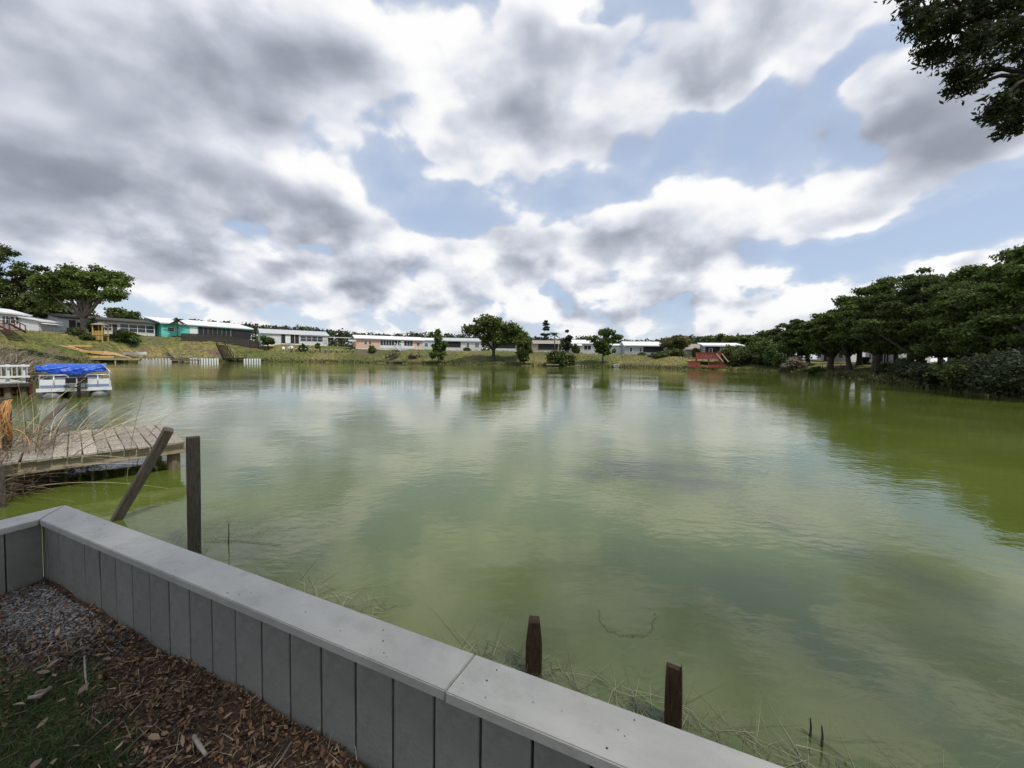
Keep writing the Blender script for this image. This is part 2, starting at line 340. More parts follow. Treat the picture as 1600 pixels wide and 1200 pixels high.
class MB:
    def __init__(s): s.v = []; s.f = []
    def add(s, v, f):
        o = len(s.v); s.v += [tuple(p) for p in v]; s.f += [tuple(i + o for i in q) for q in f]; return s
    def box(s, x0, x1, y0, y1, z0, z1):
        v = [(x, y, z) for z in (z0, z1) for y in (y0, y1) for x in (x0, x1)]
        return s.add(v, [(0, 2, 3, 1), (4, 5, 7, 6), (0, 1, 5, 4), (2, 6, 7, 3), (0, 4, 6, 2), (1, 3, 7, 5)])
    def bar(s, a, b, w, h=None):               # square bar from a to b
        h = h or w; a = Vector(a); b = Vector(b); d = (b - a).normalized()
        up = Vector((0, 0, 1)) if abs(d.z) < .95 else Vector((1, 0, 0))
        sx = d.cross(up).normalized() * w / 2; sy = sx.cross(d).normalized() * h / 2
        v = [p + i * sx + j * sy for p in (a, b) for i, j in ((-1, -1), (1, -1), (1, 1), (-1, 1))]
        return s.add(v, [(3, 2, 1, 0), (4, 5, 6, 7), (0, 1, 5, 4), (1, 2, 6, 5), (2, 3, 7, 6), (3, 0, 4, 7)])
    def tube(s, pts, rads, n=7, cap=True):
        pts = [Vector(p) for p in pts]; o = []
        ref = Vector((.31, .93, .2))
        for i, p in enumerate(pts):
            d = (pts[min(i + 1, len(pts) - 1)] - pts[max(i - 1, 0)])
            d = d.normalized() if d.length > 1e-6 else Vector((0, 0, 1))
            a = d.cross(ref); a = a.normalized() if a.length > 1e-4 else d.cross(Vector((1, 0, 0))).normalized()
            b = d.cross(a); r = rads[i] if hasattr(rads, '__len__') else rads
            o += [p + r * (math.cos(6.28319 * k / n) * a + math.sin(6.28319 * k / n) * b) for k in range(n)]
        f = [(i * n + k, i * n + (k + 1) % n, (i + 1) * n + (k + 1) % n, (i + 1) * n + k) for i in range(len(pts) - 1) for k in range(n)]
        if cap: f += [tuple(range(n))[::-1], tuple(range((len(pts) - 1) * n, len(pts) * n))]
        return s.add(o, f)
    def prism(s, prof, x0, x1):                # profile in (y,z) swept along x
        n = len(prof); v = [(x0, y, z) for y, z in prof] + [(x1, y, z) for y, z in prof]
        f = [tuple(range(n)), tuple(range(n, 2 * n))[::-1]] + [(i, n + i, n + (i + 1) % n, (i + 1) % n) for i in range(n)]
        return s.add(v, f)
    def mesh(s, name, smooth=False):
        me = bpy.data.meshes.new(name); me.from_pydata(s.v, [], s.f); me.update()
        bm = bmesh.new(); bm.from_mesh(me); bmesh.ops.recalc_face_normals(bm, faces=bm.faces); bm.to_mesh(me); bm.free()
        if smooth: me.polygons.foreach_set('use_smooth', np.ones(len(me.polygons), bool))
        return me
    def build(s, name, m, parent=None, loc=(0, 0, 0), rot=(0, 0, 0), smooth=False):
        return link(name, s.mesh(name, smooth), m, parent, loc, rot)
_boxes = {}
def board(name, size, m, parent, loc, rot=(0, 0, 0), bevel=.004, jit=0.0, seed=0):
    """a sawn piece: chamfered box centred on its own origin, grain along local x"""
    key = (tuple(round(x, 4) for x in size), m, bevel, jit, seed)
    me = _boxes.get(key)
    if me is None:
        x, y, z = (q / 2 for q in size)
        me = MB().box(-x, x, -y, y, -z, z).mesh(name)
        bm = bmesh.new(); bm.from_mesh(me)
        if jit:
            bmesh.ops.subdivide_edges(bm, edges=[e for e in bm.edges if e.calc_length() > max(size) * .9], cuts=5)
            rr = random.Random(seed)
            for v_ in bm.verts: v_.co += Vector((rr.gauss(0, jit), rr.gauss(0, jit), rr.gauss(0, jit)))
        bmesh.ops.bevel(bm, geom=[e for e in bm.edges if e.calc_face_angle(0) > .8], offset=bevel, segments=1, affect='EDGES')
        bm.to_mesh(me); bm.free(); _boxes[key] = me
    return link(name, me, m, parent, loc, rot)
def copy_tree(o, parent=None):
    c = o.copy(); COL.objects.link(c); c.parent = parent
    for ch in list(o.children): copy_tree(ch, c)
    return c

# ------------------------------------------------------------------ terrain and lake
U = Vector((.917, -.3993, 0)); N_ = Vector((.3993, .917, 0))      # along / across the grey wall
def un(u, n, z=0.0): return Vector((u * U.x + n * N_.x, u * U.y + n * N_.y, z))
#        X      Y     plateau  bank width
SHORE = [(-3.35, 2.78, .28, .5), (0.6, 1.06, .28, .5), (4.1, -.46, .28, .5), (13.3, -4.5, .4, 1.5), (24, -5, .8, 4), (28, 2, .9, 4), (28.5, 10, .9, 4),
         (27, 20.4, .9, 4), (30.1, 25.9, .9, 5), (34, 34, .9, 5), (40, 45, 1.0, 6), (46.2, 56.9, 1.1, 6), (49.6, 68, 1.6, 8), (44, 75.9, 2.2, 10), (34, 75.4, 2.4, 12),
         (22.9, 83.7, 2.8, 12), (10, 86.5, 3.2, 13), (0, 88.2, 3.4, 14), (-15.4, 92.5, 3.5, 14), (-32.3, 97.3, 3.6, 13), (-46.9, 94.1, 4.2, 14), (-60.5, 91.2, 4.9, 14),
         (-68, 82, 5.4, 12), (-68.5, 71.2, 5.3, 12), (-70.4, 61.5, 5.2, 12), (-64.5, 54, 5.2, 12), (-50, 42, 4.6, 12), (-37, 30, 3.2, 11), (-27, 21, 2.2, 8), (-23.5, 14.2, 1.6, 7),
         (-15, 9.5, .9, 4), (-9.2, 6.7, .45, 2), (-7.1, 5.15, .32, 1.2), (-6.25, 4.2, .3, .8), (-5.2, 2.7, .28, .5), (-3.95, 1.9, .28, .4)]
SA = np.array(SHORE)
def terrain(X, Y):
    X = np.asarray(X, float); Y = np.asarray(Y, float); sh = X.shape; X = X.ravel(); Y = Y.ravel()
    best = np.full(X.shape, 1e9); P = np.zeros(X.shape); W = np.zeros(X.shape); inside = np.zeros(X.shape, bool)
    k = len(SA)
    for i in range(k):
        a, b = SA[i], SA[(i + 1) % k]
        e = b[:2] - a[:2]; t = np.clip(((X - a[0]) * e[0] + (Y - a[1]) * e[1]) / (e @ e), 0, 1)
        d = np.hypot(X - a[0] - t * e[0], Y - a[1] - t * e[1])
        m = d < best; best[m] = d[m]; P[m] = (a[2] + t * (b[2] - a[2]))[m]; W[m] = (a[3] + t * (b[3] - a[3]))[m]
        c = ((a[1] > Y) != (b[1] > Y)) & (X < (b[0] - a[0]) * (Y - a[1]) / (b[1] - a[1] + 1e-12) + a[0]); inside ^= c
    wob = .5 * np.sin(X * .9 + 1.3 * np.sin(Y * .55)) * np.sin(Y * .8 + 1.1 * np.sin(X * .47))
    big = np.hypot(X, Y) > 14
    sd = np.where(inside, -best, best) + np.where(big, wob, 0)
    s = np.clip(sd / W, 0, 1); s = s * s * (3 - 2 * s) * .75 + s * .25
    lo = np.minimum(.22, P * .6)
    land = lo * np.clip(sd / .35, 0, 1) + (P - lo) * s + np.clip(sd - W, 0, 60) * .006
    land = land + np.where(big, .12 * np.sin(X * .31) * np.sin(Y * .27 + 1) * s + .07 * np.sin(X * 1.3 + Y * .7) * np.sin(Y * 1.1) * np.clip(sd / 2, 0, 1), 0)
    z = np.where(sd > 0, land, np.maximum(-1.2, sd * .5) - .02)
    return z.reshape(sh)
def gz(x, y): return float(terrain(np.array([x]), np.array([y]))[0])
def axis(lo, hi, step, far, grow=1.25):
    a = list(np.arange(lo, hi + 1e-6, step)); s = step
    while a[-1] < far: s *= grow; a.append(a[-1] + s)
    s = step
    while a[0] > -far: s *= grow; a.insert(0, a[0] - s)
    return np.array(a)
gx, gy = axis(-95, 75, .8, 2500), axis(-14, 125, .8, 2500)
GX, GY = np.meshgrid(gx, gy); GZ = terrain(GX, GY)
nx_, ny_ = len(gx), len(gy)
ii = (np.arange(ny_ - 1)[:, None] * nx_ + np.arange(nx_ - 1)[None]).ravel()
gm = np_mesh('ground', np.stack([GX, GY, GZ], -1).reshape(-1, 3), np.stack([ii, ii + 1, ii + nx_ + 1, ii + nx_], -1), True)
tag(link('ground', gm, 'bank_grass'), 'grassy banks round the lake', None, None, 'structure')
tag(MB().add([(-100, -14, 0), (80, -14, 0), (80, 125, 0), (-100, 125, 0)], [(0, 1, 2, 3)]).build('water', 'lake_water'), 'murky green lake water', None, None, 'structure')

# ------------------------------------------------------------------ foliage helpers
def leaf_quads(c, r, n, size, rng, up=.35, aspect=1.7):
    """n small leaf faces inside ellipsoids c (K,3) with radii r (K,3)"""
    c = np.asarray(c, float); r = np.asarray(r, float); K = len(c)
    w = (r[:, 0] * r[:, 1]); idx = rng.choice(K, n, p=w / w.sum())
    d = rng.normal(size=(n, 3)); d /= np.linalg.norm(d, axis=1)[:, None]
    rad = rng.random(n) ** .45 * (1 + .25 * rng.normal(size=n).clip(-1, 1.6))
    p = c[idx] + d * r[idx] * rad[:, None]
    nm = rng.normal(size=(n, 3)); nm[:, 2] += up; nm += d * .5; nm /= np.linalg.norm(nm, axis=1)[:, None]
    t = np.cross(nm, rng.normal(size=(n, 3))); t /= np.linalg.norm(t, axis=1)[:, None] + 1e-9
    b = np.cross(nm, t); s = size * (.6 + .8 * rng.random(n))[:, None]
    L = t * s * aspect / 2; B = b * s / 2
    v = np.stack([p - L, p - B + nm * s * .1, p + L, p + B + nm * s * .1], 1).reshape(-1, 3)
    return v, np.arange(4 * n).reshape(-1, 4)
def bez(a, b, c, k=6):
    return [a * (1 - t) ** 2 + b * 2 * t * (1 - t) + c * t * t for t in [i / (k - 1) for i in range(k)]]
def make_tree(name, label, loc, H, W, zb, seed, leaf=.3, n=9000, clumps=60, trunk=.3, limbs=7, lm='leaf_oak', bm='bark', cat='tree',
              fork=None, flat=.6, cr=.2, group=None, lobes=None, lean=0.0, open_=.45, depth=None, rz=0.0):
    rng = np.random.default_rng(seed); rr = random.Random(seed)
    root = thing(name, label, cat, loc, rz, group)
    Rr = W / 2; Rd = (depth or W) / 2; zc = zb + (H - zb) * .4; fork = fork or zb * .85
    cl = Rr * cr
    cs = []
    while len(cs) < clumps:
        if lobes:                                   # (x, y, z, rx, rz) relative to half width / height
            q = rr.choices(lobes, [l[3] * l[4] for l in lobes])[0]
            c = np.array([q[0] * Rr, q[1] * Rd, q[2] * H]); ext = np.array([q[3] * Rr, q[3] * Rd * .8, q[4] * H])
        else:
            c = np.array([0, 0, zc]); ext = np.array([Rr - cl * .7, Rd - cl * .7, 0])
        d = rng.normal(size=3); d /= np.linalg.norm(d); rad = rng.random() ** open_
        if not lobes: ext[2] = (H - zc - cl * flat) if d[2] > 0 else (zc - zb)
        cs.append(c + d * ext * rad)
    cs = np.array(cs)
    tb = MB()
    f0 = Vector((lean, 0, fork))
    tb.tube([(0, 0, -.6), (0, 0, 0), (lean * .2 + .05 * trunk, 0, fork * .35), (lean * .6, .1 * trunk, fork * .7), f0], [trunk * 1.7, trunk * 1.35, trunk, trunk * .9, trunk * .85], 9)
    tops = []
    for i in range(limbs):
        j = cs[int(rng.integers(len(cs)))]
        e = Vector(j) * .92 + f0 * .08
        mid = f0 + (e - f0) * .45 + Vector((rr.uniform(-.1, .1) * W, rr.uniform(-.1, .1) * W, rr.uniform(-.02, .12) * H))
        pts = bez(f0 - Vector((0, 0, .15 * fork * rr.random())), mid, e, 6); tops += pts[2:]
        tb.tube(pts, [trunk * q for q in (.62, .5, .4, .3, .2, .1)], 6)
    for c in cs[::2]:
        c = Vector(c); p = min(tops, key=lambda q: (q - c).length)
        tb.tube([p, p + (c - p) * .5 + Vector((0, 0, -.05 * (c - p).length)), c], [trunk * .16, trunk * .11, trunk * .05], 4, False)
    tb.build('trunk', bm, root, smooth=True)
    rs = cl * (.65 + .7 * rng.random((len(cs), 1))) * np.array([[1, 1, flat]])
    v, f = leaf_quads(cs, rs, n, leaf, rng)
    link('crown', np_mesh('crown', v, f), lm, root)
    return root
def make_bush(name, label, loc, H, W, seed, leaf=.22, n=2500, clumps=26, lm='leaf_bush', cat='bush', group=None, depth=None, bm='bark'):
    rng = np.random.default_rng(seed); rr = random.Random(seed)
    root = thing(name, label, cat, loc, 0, group)
    D = depth or W; cs = []
    for _ in range(clumps):
        a = rng.random() * 6.283; r = rng.random() ** .5
        cs.append((W * .40 * r * math.cos(a), D * .40 * r * math.sin(a), H * (.12 + .70 * rng.random() * math.sqrt(max(0, 1 - r * r * .75)))))
    cs = np.array(cs); rs = np.array([[W * .15, D * .15, H * .15]]) * (.7 + .7 * rng.random((clumps, 1)))
    tb = MB()
    for c in cs[:9]:
        tb.tube([(0, 0, -.2), (c[0] * .35, c[1] * .35, c[2] * .55), tuple(c)], [.03 + H * .012, .02 + H * .008, .015], 4, False)
    tb.build('stems', bm, root)
    v, f = leaf_quads(cs, rs, n, leaf, rng)
    link('foliage', np_mesh('foliage', v, f), lm, root); return root
def blades(base, direc, length, width, rng, segs=4, droop=.5):
    """arching tapered strips, one per row of base"""
    n = len(base); d = direc / np.linalg.norm(direc, axis=1)[:, None]
    side = np.cross(d, np.array([0, 0, 1.0])) + rng.normal(size=(n, 3)) * .25; side /= np.linalg.norm(side, axis=1)[:, None] + 1e-9
    hor = d * np.array([1, 1, 0]); hor += rng.normal(size=(n, 3)) * .2 * np.array([1, 1, 0])
    vs = []
    for k in range(segs + 1):
        t = k / segs; p = base + d * (length * t)[:, None] + hor * (length * droop * t * t)[:, None] - np.array([0, 0, 1]) * (length * droop * .55 * t ** 2.4)[:, None]
        w = (width * (1 - .8 * t))[:, None] / 2
        vs += [p - side * w, p + side * w]
    v = np.stack(vs, 1).reshape(-1, 3); m = 2 * (segs + 1)
    f = np.concatenate([np.stack([np.arange(n) * m + 2 * k + j for j in (0, 1, 3, 2)], 1) for k in range(segs)])
    return v, f
def palm(name, label, loc, H, seed, frond=2.2, n=18, trunk=.16, lm='leaf_palm', cat='palm tree'):
    rr = random.Random(seed); root = thing(name, label, cat, loc)
    MB().tube([(0, 0, -.3), (.04, 0, H * .5), (0, .03, H)], [trunk * 1.2, trunk, trunk * .8], 8).build('trunk', 'bark_pale', root, smooth=True)
    V = []; Fq = []
    for i in range(n):
        a = i * 2.4 + rr.random() * .4; e = rr.uniform(-.35, 1.1); L = frond * rr.uniform(.8, 1.1)
        dirv = Vector((math.cos(a) * math.cos(e), math.sin(a) * math.cos(e), math.sin(e)))
        sid = Vector((-math.sin(a), math.cos(a), 0)); prev = None
        for k in range(8):
            t = k / 7; p = Vector((0, 0, H)) + dirv * L * t + Vector((math.cos(a), math.sin(a), 0)) * L * .2 * t * t - Vector((0, 0, L * .55 * t * t))
            if k:
                for s in (-1, 1):
                    w = L * .24 * math.sin(min(1, t + .12) * 2.6 + .3) * s
                    o = len(V); V += [prev, p, p + sid * w - Vector((0, 0, abs(w) * .55)), prev + sid * w * .9 - Vector((0, 0, abs(w) * .5)) + (p - prev) * .35]
                    Fq.append((o, o + 1, o + 2, o + 3))
            prev = p
    link('crown', np_mesh('crown', [tuple(v) for v in V], Fq), lm, root); return root

# ------------------------------------------------------------------ houses on the far bank
def house(name, label, A, B, depth, wall_h, roofk, wallm, feats, cat='house', zb=None, skirt=.5, skirtm='white_paint', rise=.8, over=.35, roofm='white_roof', group=None):
    """A, B: left and right end of the lakeside facade; local x runs along it, y to the back"""
    A = Vector((A[0], A[1], 0)); B = Vector((B[0], B[1], 0)); L = (B - A).length
    if zb is None: zb = max(gz(A.x, A.y), gz(B.x, B.y), gz(*((A + B) / 2)[:2]))
    root = thing(name, label, cat, (A.x, A.y, zb), math.atan2(B.y - A.y, B.x - A.x), group)
    MB().box(0, L, 0, depth, skirt - .02, wall_h).build('wall', wallm, root)
    if skirt: MB().box(.03, L - .03, .04, depth - .04, -1.6, skirt).build('skirting', skirtm, root)
    # siding laps
    r = MB()
    if roofk == 'gable':                       # ridge along the facade
        m = depth / 2; t = .14
        r.prism([(-over, wall_h - .05), (m, wall_h + rise), (depth + over, wall_h - .05), (depth + over, wall_h - .05 + t), (m, wall_h + rise + t), (-over, wall_h - .05 + t)], -over, L + over)
        for x0_ in (.02, L - .1): MB().prism([(.02, wall_h - .02), (m, wall_h + rise - .02), (depth - .02, wall_h - .02)], x0_, x0_ + .08).build('gable', wallm, root)
    elif roofk == 'shed':                      # rises to the back
        t = .16; r.prism([(-over, wall_h + .0), (depth + over, wall_h + rise), (depth + over, wall_h + rise + t), (-over, wall_h + t)], -over, L + over)
        g = MB(); g.prism([(.02, wall_h - .02), (depth - .02, wall_h + rise * .9), (depth - .02, wall_h - .02)], .03, L - .03); g.build('gable', wallm, root)
    elif roofk == 'cross':                     # gable end towards the lake
        m = L / 2; t = .14
        pr = [(-over, wall_h - .05), (m, wall_h + rise), (L + over, wall_h - .05), (L + over, wall_h - .05 + t), (m, wall_h + rise + t), (-over, wall_h - .05 + t)]
        n = len(pr); v = [(x, -over, z) for x, z in pr] + [(x, depth + over, z) for x, z in pr]
        r.add(v, [tuple(range(n)), tuple(range(n, 2 * n))[::-1]] + [(i, n + i, n + (i + 1) % n, (i + 1) % n) for i in range(n)])
        g = MB(); v = [(.02, .02, wall_h - .02), (m, .02, wall_h + rise - .02), (L - .02, .02, wall_h - .02), (.02, .1, wall_h - .02), (m, .1, wall_h + rise - .02), (L - .02, .1, wall_h - .02)]
        g.add(v, [(0, 1, 2), (5, 4, 3), (0, 3, 4, 1), (1, 4, 5, 2), (2, 5, 3, 0)]); g.build('gable', wallm, root)
    if r.v: ro = r.build('roof', roofm, root)
    if roofk in ('gable', 'shed'):
        MB().box(-over, L + over, -over - .05, -over - .003, wall_h - .12, wall_h + .12).build('fascia', 'dark_timber' if roofm == 'dark_roof' else 'white_paint', root)
    for ft in feats:
        k = ft[0]
        if k == 'win':                         # x0,x1,z0,z1,nx,nz
            _, x0, x1, z0, z1, nx, nz = ft; t = .09; m = MB()
            x0 *= L; x1 *= L
            m.box(x0 - t, x0, -.07, .02, z0 - t, z1 + t); m.box(x1, x1 + t, -.07, .02, z0 - t, z1 + t)
            m.box(x0, x1, -.07, .02, z0 - t, z0); m.box(x0, x1, -.07, .02, z1, z1 + t)
            for i in range(1, nx): xx = x0 + (x1 - x0) * i / nx; m.box(xx - .05, xx + .05, -.06, .0, z0, z1)
            for i in range(1, nz): zz = z0 + (z1 - z0) * i / nz; m.box(x0, x1, -.05, -.006, zz - .025, zz + .025)
            w = m.build('window', 'white_paint', root)
            for i in range(nx):
                a, b = x0 + (x1 - x0) * i / nx, x0 + (x1 - x0) * (i + 1) / nx
                MB().box(a + .003, b - .003, -.03, -.012, z0 + .003, z1 - .003).build('pane', 'glass', w)
        elif k == 'screen':                    # x0,x1,z0,z1,n posts, post material
            _, x0, x1, z0, z1, n, pm = ft; x0 *= L; x1 *= L
            MB().box(x0, x1, -.04, -.012, z0, z1).build('porch_screen', 'screen_mesh', root)
            for i in range(n + 1):
                xx = x0 + (x1 - x0) * i / n; MB().box(xx - .05, xx + .05, -.10, -.045, z0, z1).build('porch_post', pm, root)
        elif k == 'door':
            _, x0, x1, z1, dm = ft; x0 *= L; x1 *= L
            d = MB().box(x0, x1, -.06, -.012, skirt, z1).build('door', dm, root)
            MB().box(x1 - .16, x1 - .10, -.10, -.065, skirt + .9, skirt + 1.0).build('handle', 'aluminium', d)
        elif k == 'panel':                     # plain raised area of another material
            _, x0, x1, z0, z1, pm = ft; MB().box(x0 * L, x1 * L, -.05, -.012, z0, z1).build('wall_panel', pm, root)
        elif k == 'awning':
            _, x0, x1, z, out, am = ft
            MB().prism([(-.02, z), (-out, z - .3 * out), (-out, z - .3 * out - .08), (-.02, z - .08)], x0 * L, x1 * L).build('awning', am, root)
        elif k == 'cover':                     # open carport roof beside / in front on posts: x0,x1,y0,y1,z
            _, x0, x1, y0, y1, z, cm = ft; x0 *= L; x1 *= L
            MB().prism([(y0, z), (y1, z + .25), (y1, z + .37), (y0, z + .12)], x0, x1).build('carport_roof', cm, root)
            for xx in (x0 + .15, x1 - .15): MB().box(xx - .05, xx + .05, y0 + .1, y0 + .2, -1.2, z + .01).build('carport_post', 'white_paint', root)
        elif k == 'vent':
            _, x, y, z, h = ft; MB().tube([(x * L, y, z), (x * L, y, z + h)], .06, 6).build('vent_pipe', 'aluminium', root)
    # horizontal lap lines of the siding as thin battens
    lap = MB(); z = skirt + .3
    while z < wall_h - .15: lap.box(.0, L, -.010, .0, z, z + .03); z += .3
    lap.build('siding_lap', wallm, root)
    return root
def P(x, Y): return (xat(x, Y), Y)
W_ = 'white_paint'
house('white_cottage', 'small white cottage with dark windows above red steps', P(-25, 64), P(46, 71), 6, 3.0, 'gable', 'white_siding',
      [('win', .40, .54, 1.3, 2.5, 2, 2), ('win', .58, .66, 1.3, 2.5, 1, 2), ('win', .70, .84, 1.3, 2.5, 2, 2)], zb=5.3, rise=.9)
house('garage', 'low white garage with a broad pale roof beside the cottage', P(62, 70), P(94, 74), 6, 2.2, 'shed', 'white_siding',
      [('panel', .12, .72, .05, 1.4, 'grey_siding'), ('panel', .78, .97, .3, 1.5, 'grey_siding'), ('awning', .0, 1.0, 2.0, .7, 'white_roof')], zb=5.0, skirt=0, rise=1.3)
house('ranch_house', 'long white house with thin dark roof behind the big oak', P(92, 75), P(243, 89), 7, 3.3, 'gable', 'white_siding',
      [('panel', .10, .16, .1, 2.9, 'dark_timber'), ('door', .17, .25, 2.6, 'dark_timber'), ('win', .44, .51, 1.2, 2.6, 1, 2), ('door', .52, .57, 2.6, 'dark_timber'),
       ('win', .60, .985, 1.15, 2.75, 4, 2), ('vent', .5, 3.5, 3.6, .8)], zb=5.1, roofm='dark_roof', rise=.75, over=.7)
house('shed', 'small white shed with flat canopy beside turquoise house', P(240, 92), P(256, 94), 4, 2.3, 'shed', 'white_siding',
      [('door', .2, .7, 2.0, 'grey_siding'), ('cover', -.35, 1.1, -2.2, -.1, 2.2, 'white_roof')], zb=5.0, skirt=0, rise=.5)
house('turquoise_house', 'turquoise house with white metal roof and dark screened porch', P(253, 89), P(392, 107), 6.5, 3.3, 'shed', 'aqua_siding',
      [('panel', .28, .36, .5, 2.9, 'white_paint'), ('screen', .37, .74, .45, 2.95, 7, 'grey_timber'), ('screen', .75, .995, .45, 2.9, 4, 'dark_timber'),
       ('win', .06, .12, 1.5, 2.3, 1, 2), ('panel', .10, .24, .02, .42, 'dark_timber')], zb=5.35, rise=1.5, over=.5, skirt=.4, skirtm='aqua_siding')
house('lap_house', 'white house with a row of wide windows and open carport', P(408, 100), P(512, 110), 7, 3.0, 'gable', 'white_siding',
      [('screen', .28, .55, .5, 2.8, 4, W_), ('door', .35, .42, 2.6, W_), ('win', .57, .92, 1.2, 2.6, 4, 2), ('panel', .935, .995, .6, 2.0, 'grey_siding'),
       ('cover', 1.0, 1.62, .3, 5.5, 2.5, 'white_roof'), ('vent', .3, 3, 3.7, .7)], zb=4.3, rise=1.1, roofm='grey_roof')
house('peach_house', 'peach coloured house with white glazed porch and front steps', P(556, 106), P(660, 115), 6.5, 3.1, 'gable', 'peach_siding',
      [('win', .12, .155, 1.5, 2.4, 1, 2), ('win', .185, .22, 1.5, 2.4, 1, 2), ('panel', .34, .86, .55, 1.3, W_), ('win', .35, .60, 1.35, 2.8, 6, 1), ('door', .66, .70, 2.8, W_),
       ('win', .615, .655, 1.35, 2.8, 1, 1), ('win', .71, .84, 1.35, 2.8, 3, 1), ('win', .905, .955, 1.5, 2.4, 1, 2), ('awning', -.10, .0, 2.6, 1.4, 'grey_roof')], zb=3.4, rise=.9, over=.5)
house('pale_blue_house', 'pale blue cottage end between peach house and young tree', P(655, 124), P(690, 126), 9, 3.3, 'gable', 'paleblue_siding',
      [('win', .25, .38, 1.3, 2.3, 1, 2)], zb=3.7, rise=.8)
house('screened_house', 'white house with black screened porch behind the young tree', P(690, 112), P(751, 113), 6.5, 2.9, 'gable', 'white_siding',
      [('screen', .10, .48, 1.0, 2.7, 5, 'dark_timber'), ('win', .64, .70, 1.2, 2.3, 1, 2), ('win', .86, .95, 1.2, 2.3, 2, 2)], zb=3.5, rise=.85, roofm='grey_roof')
house('shaded_house', 'low house with dark porch hidden behind the round oak', P(768, 115), P(828, 115), 7, 2.9, 'gable', 'white_siding',
      [('screen', .10, .62, 1.0, 2.8, 6, 'dark_timber'), ('screen', .65, .98, .6, 2.8, 4, 'dark_timber')], zb=3.5, rise=.9, roofm='grey_roof')
house('tan_house', 'low tan house with deep dark porch behind the fan palm', P(830, 117), P(873, 116), 7, 2.8, 'gable', 'tan_siding',
      [('screen', .26, .95, .9, 2.7, 5, 'dark_timber')], zb=3.4, rise=.9, roofm='tan_roof')
house('awning_house', 'white house with pale awning behind leafy lakeside tree', P(890, 110), P(937, 109), 7, 2.9, 'gable', 'white_siding',
      [('screen', .06, .30, .6, 2.2, 2, W_), ('win', .48, .70, 1.2, 2.4, 2, 1), ('awning', -.05, .40, 2.8, 1.5, 'white_roof')], zb=3.1, rise=1.1)
house('white_shed', 'plain white shed between leafy tree and grey house', P(957, 107), P(974, 107), 4, 2.6, 'shed', 'white_siding', [('door', .35, .75, 2.2, W_)], zb=2.9, skirt=0, rise=.5)
house('grey_house', 'grey house with white roof and long black porch screen', P(976, 103), P(1037, 102), 6.5, 2.7, 'gable', 'grey_siding',
      [('win', .13, .19, 1.1, 2.1, 1, 2), ('win', .38, .43, 1.1, 2.1, 1, 2), ('screen', .48, .985, 1.0, 2.5, 6, 'dark_timber')], zb=2.7, rise=1.1)
house('carport', 'small white carport right beside the grey house', P(1038, 103), P(1056, 103), 5, 2.2, 'shed', 'white_siding', [('panel', .15, .45, .1, 1.9, 'dark_timber'), ('win', .55, .9, 1.0, 1.8, 1, 1)], zb=2.8, skirt=0, rise=.4)
house('brown_cabin', 'small brown cabin with tan gable roof among bushes', P(1071, 100), P(1093, 99), 6, 2.0, 'gable', 'tan_siding', [('win', .4, .6, .9, 1.7, 1, 1)], zb=2.6, skirt=0, rise=1.3, roofm='tan_roof')
house('deck_house', 'house with long white roof above the red deck', P(1101, 89), P(1158, 87), 6, 2.5, 'shed', 'grey_siding',
      [('screen', .02, .40, .5, 2.4, 3, 'dark_timber'), ('win', .12, .2, 1.0, 1.9, 1, 2), ('win', .55, .7, 1.0, 1.9, 2, 2)], zb=2.6, rise=.8, over=.6)
house('cottage', 'white cottage glimpsed between trunks of the lakeside oaks', P(1283, 92), P(1324, 85), 6, 2.7, 'gable', 'white_siding',
      [('win', .3, .5, 1.1, 2.0, 2, 2), ('win', .7, .85, 1.1, 2.0, 1, 2)], zb=1.7, rise=.8)
house('bungalow', 'pale bungalow half hidden under the low oak branches', P(1352, 74), P(1400, 68), 6, 2.7, 'gable', 'white_siding',
      [('win', .15, .3, 1.1, 2.0, 2, 2), ('screen', .45, .8, .6, 2.3, 4, W_)], zb=1.4, rise=.8)
house('garden_shed', 'white garden building behind dense oaks above the shady bank', P(1480, 50), P(1560, 46), 6, 2.6, 'gable', 'white_siding',
      [('win', .2, .4, 1.0, 1.9, 2, 2), ('win', .6, .8, 1.0, 1.9, 2, 2)], zb=1.3, rise=.8)

# steps, decks, fences and docks on the far bank ------------------------------------------
def stairs(name, label, a, b, width, m, n=12, rail=True, cat='stairs'):
    a, b = Vector(a), Vector(b); d = b - a; h = Vector((d.x, d.y, 0)); L = h.length; rz = math.atan2(h.y, h.x)
    root = thing(name, label, cat, a, rz)
    for s in (-1, 1):
        MB().bar((0, s * width / 2, -.12), (L, s * width / 2, d.z - .12), .1, .3).build('stringer', m, root)
        if rail:
            MB().bar((0, s * width / 2, .85), (L, s * width / 2, d.z + .85), .09, .12).build('handrail', m, root)
            for t in (0.02, .34, .66, .98): MB().box(L * t - .05, L * t + .05, s * width / 2 - .052, s * width / 2 + .052, d.z * t - .4, d.z * t + .84).build('rail_post', m, root)
    for i in range(n):
        t = (i + .5) / n; MB().box(L * t - L / n * .4, L * t + L / n * .4, -width / 2 + .055, width / 2 - .055, d.z * t - .03, d.z * t + .03).build('tread', m, root)
    return root
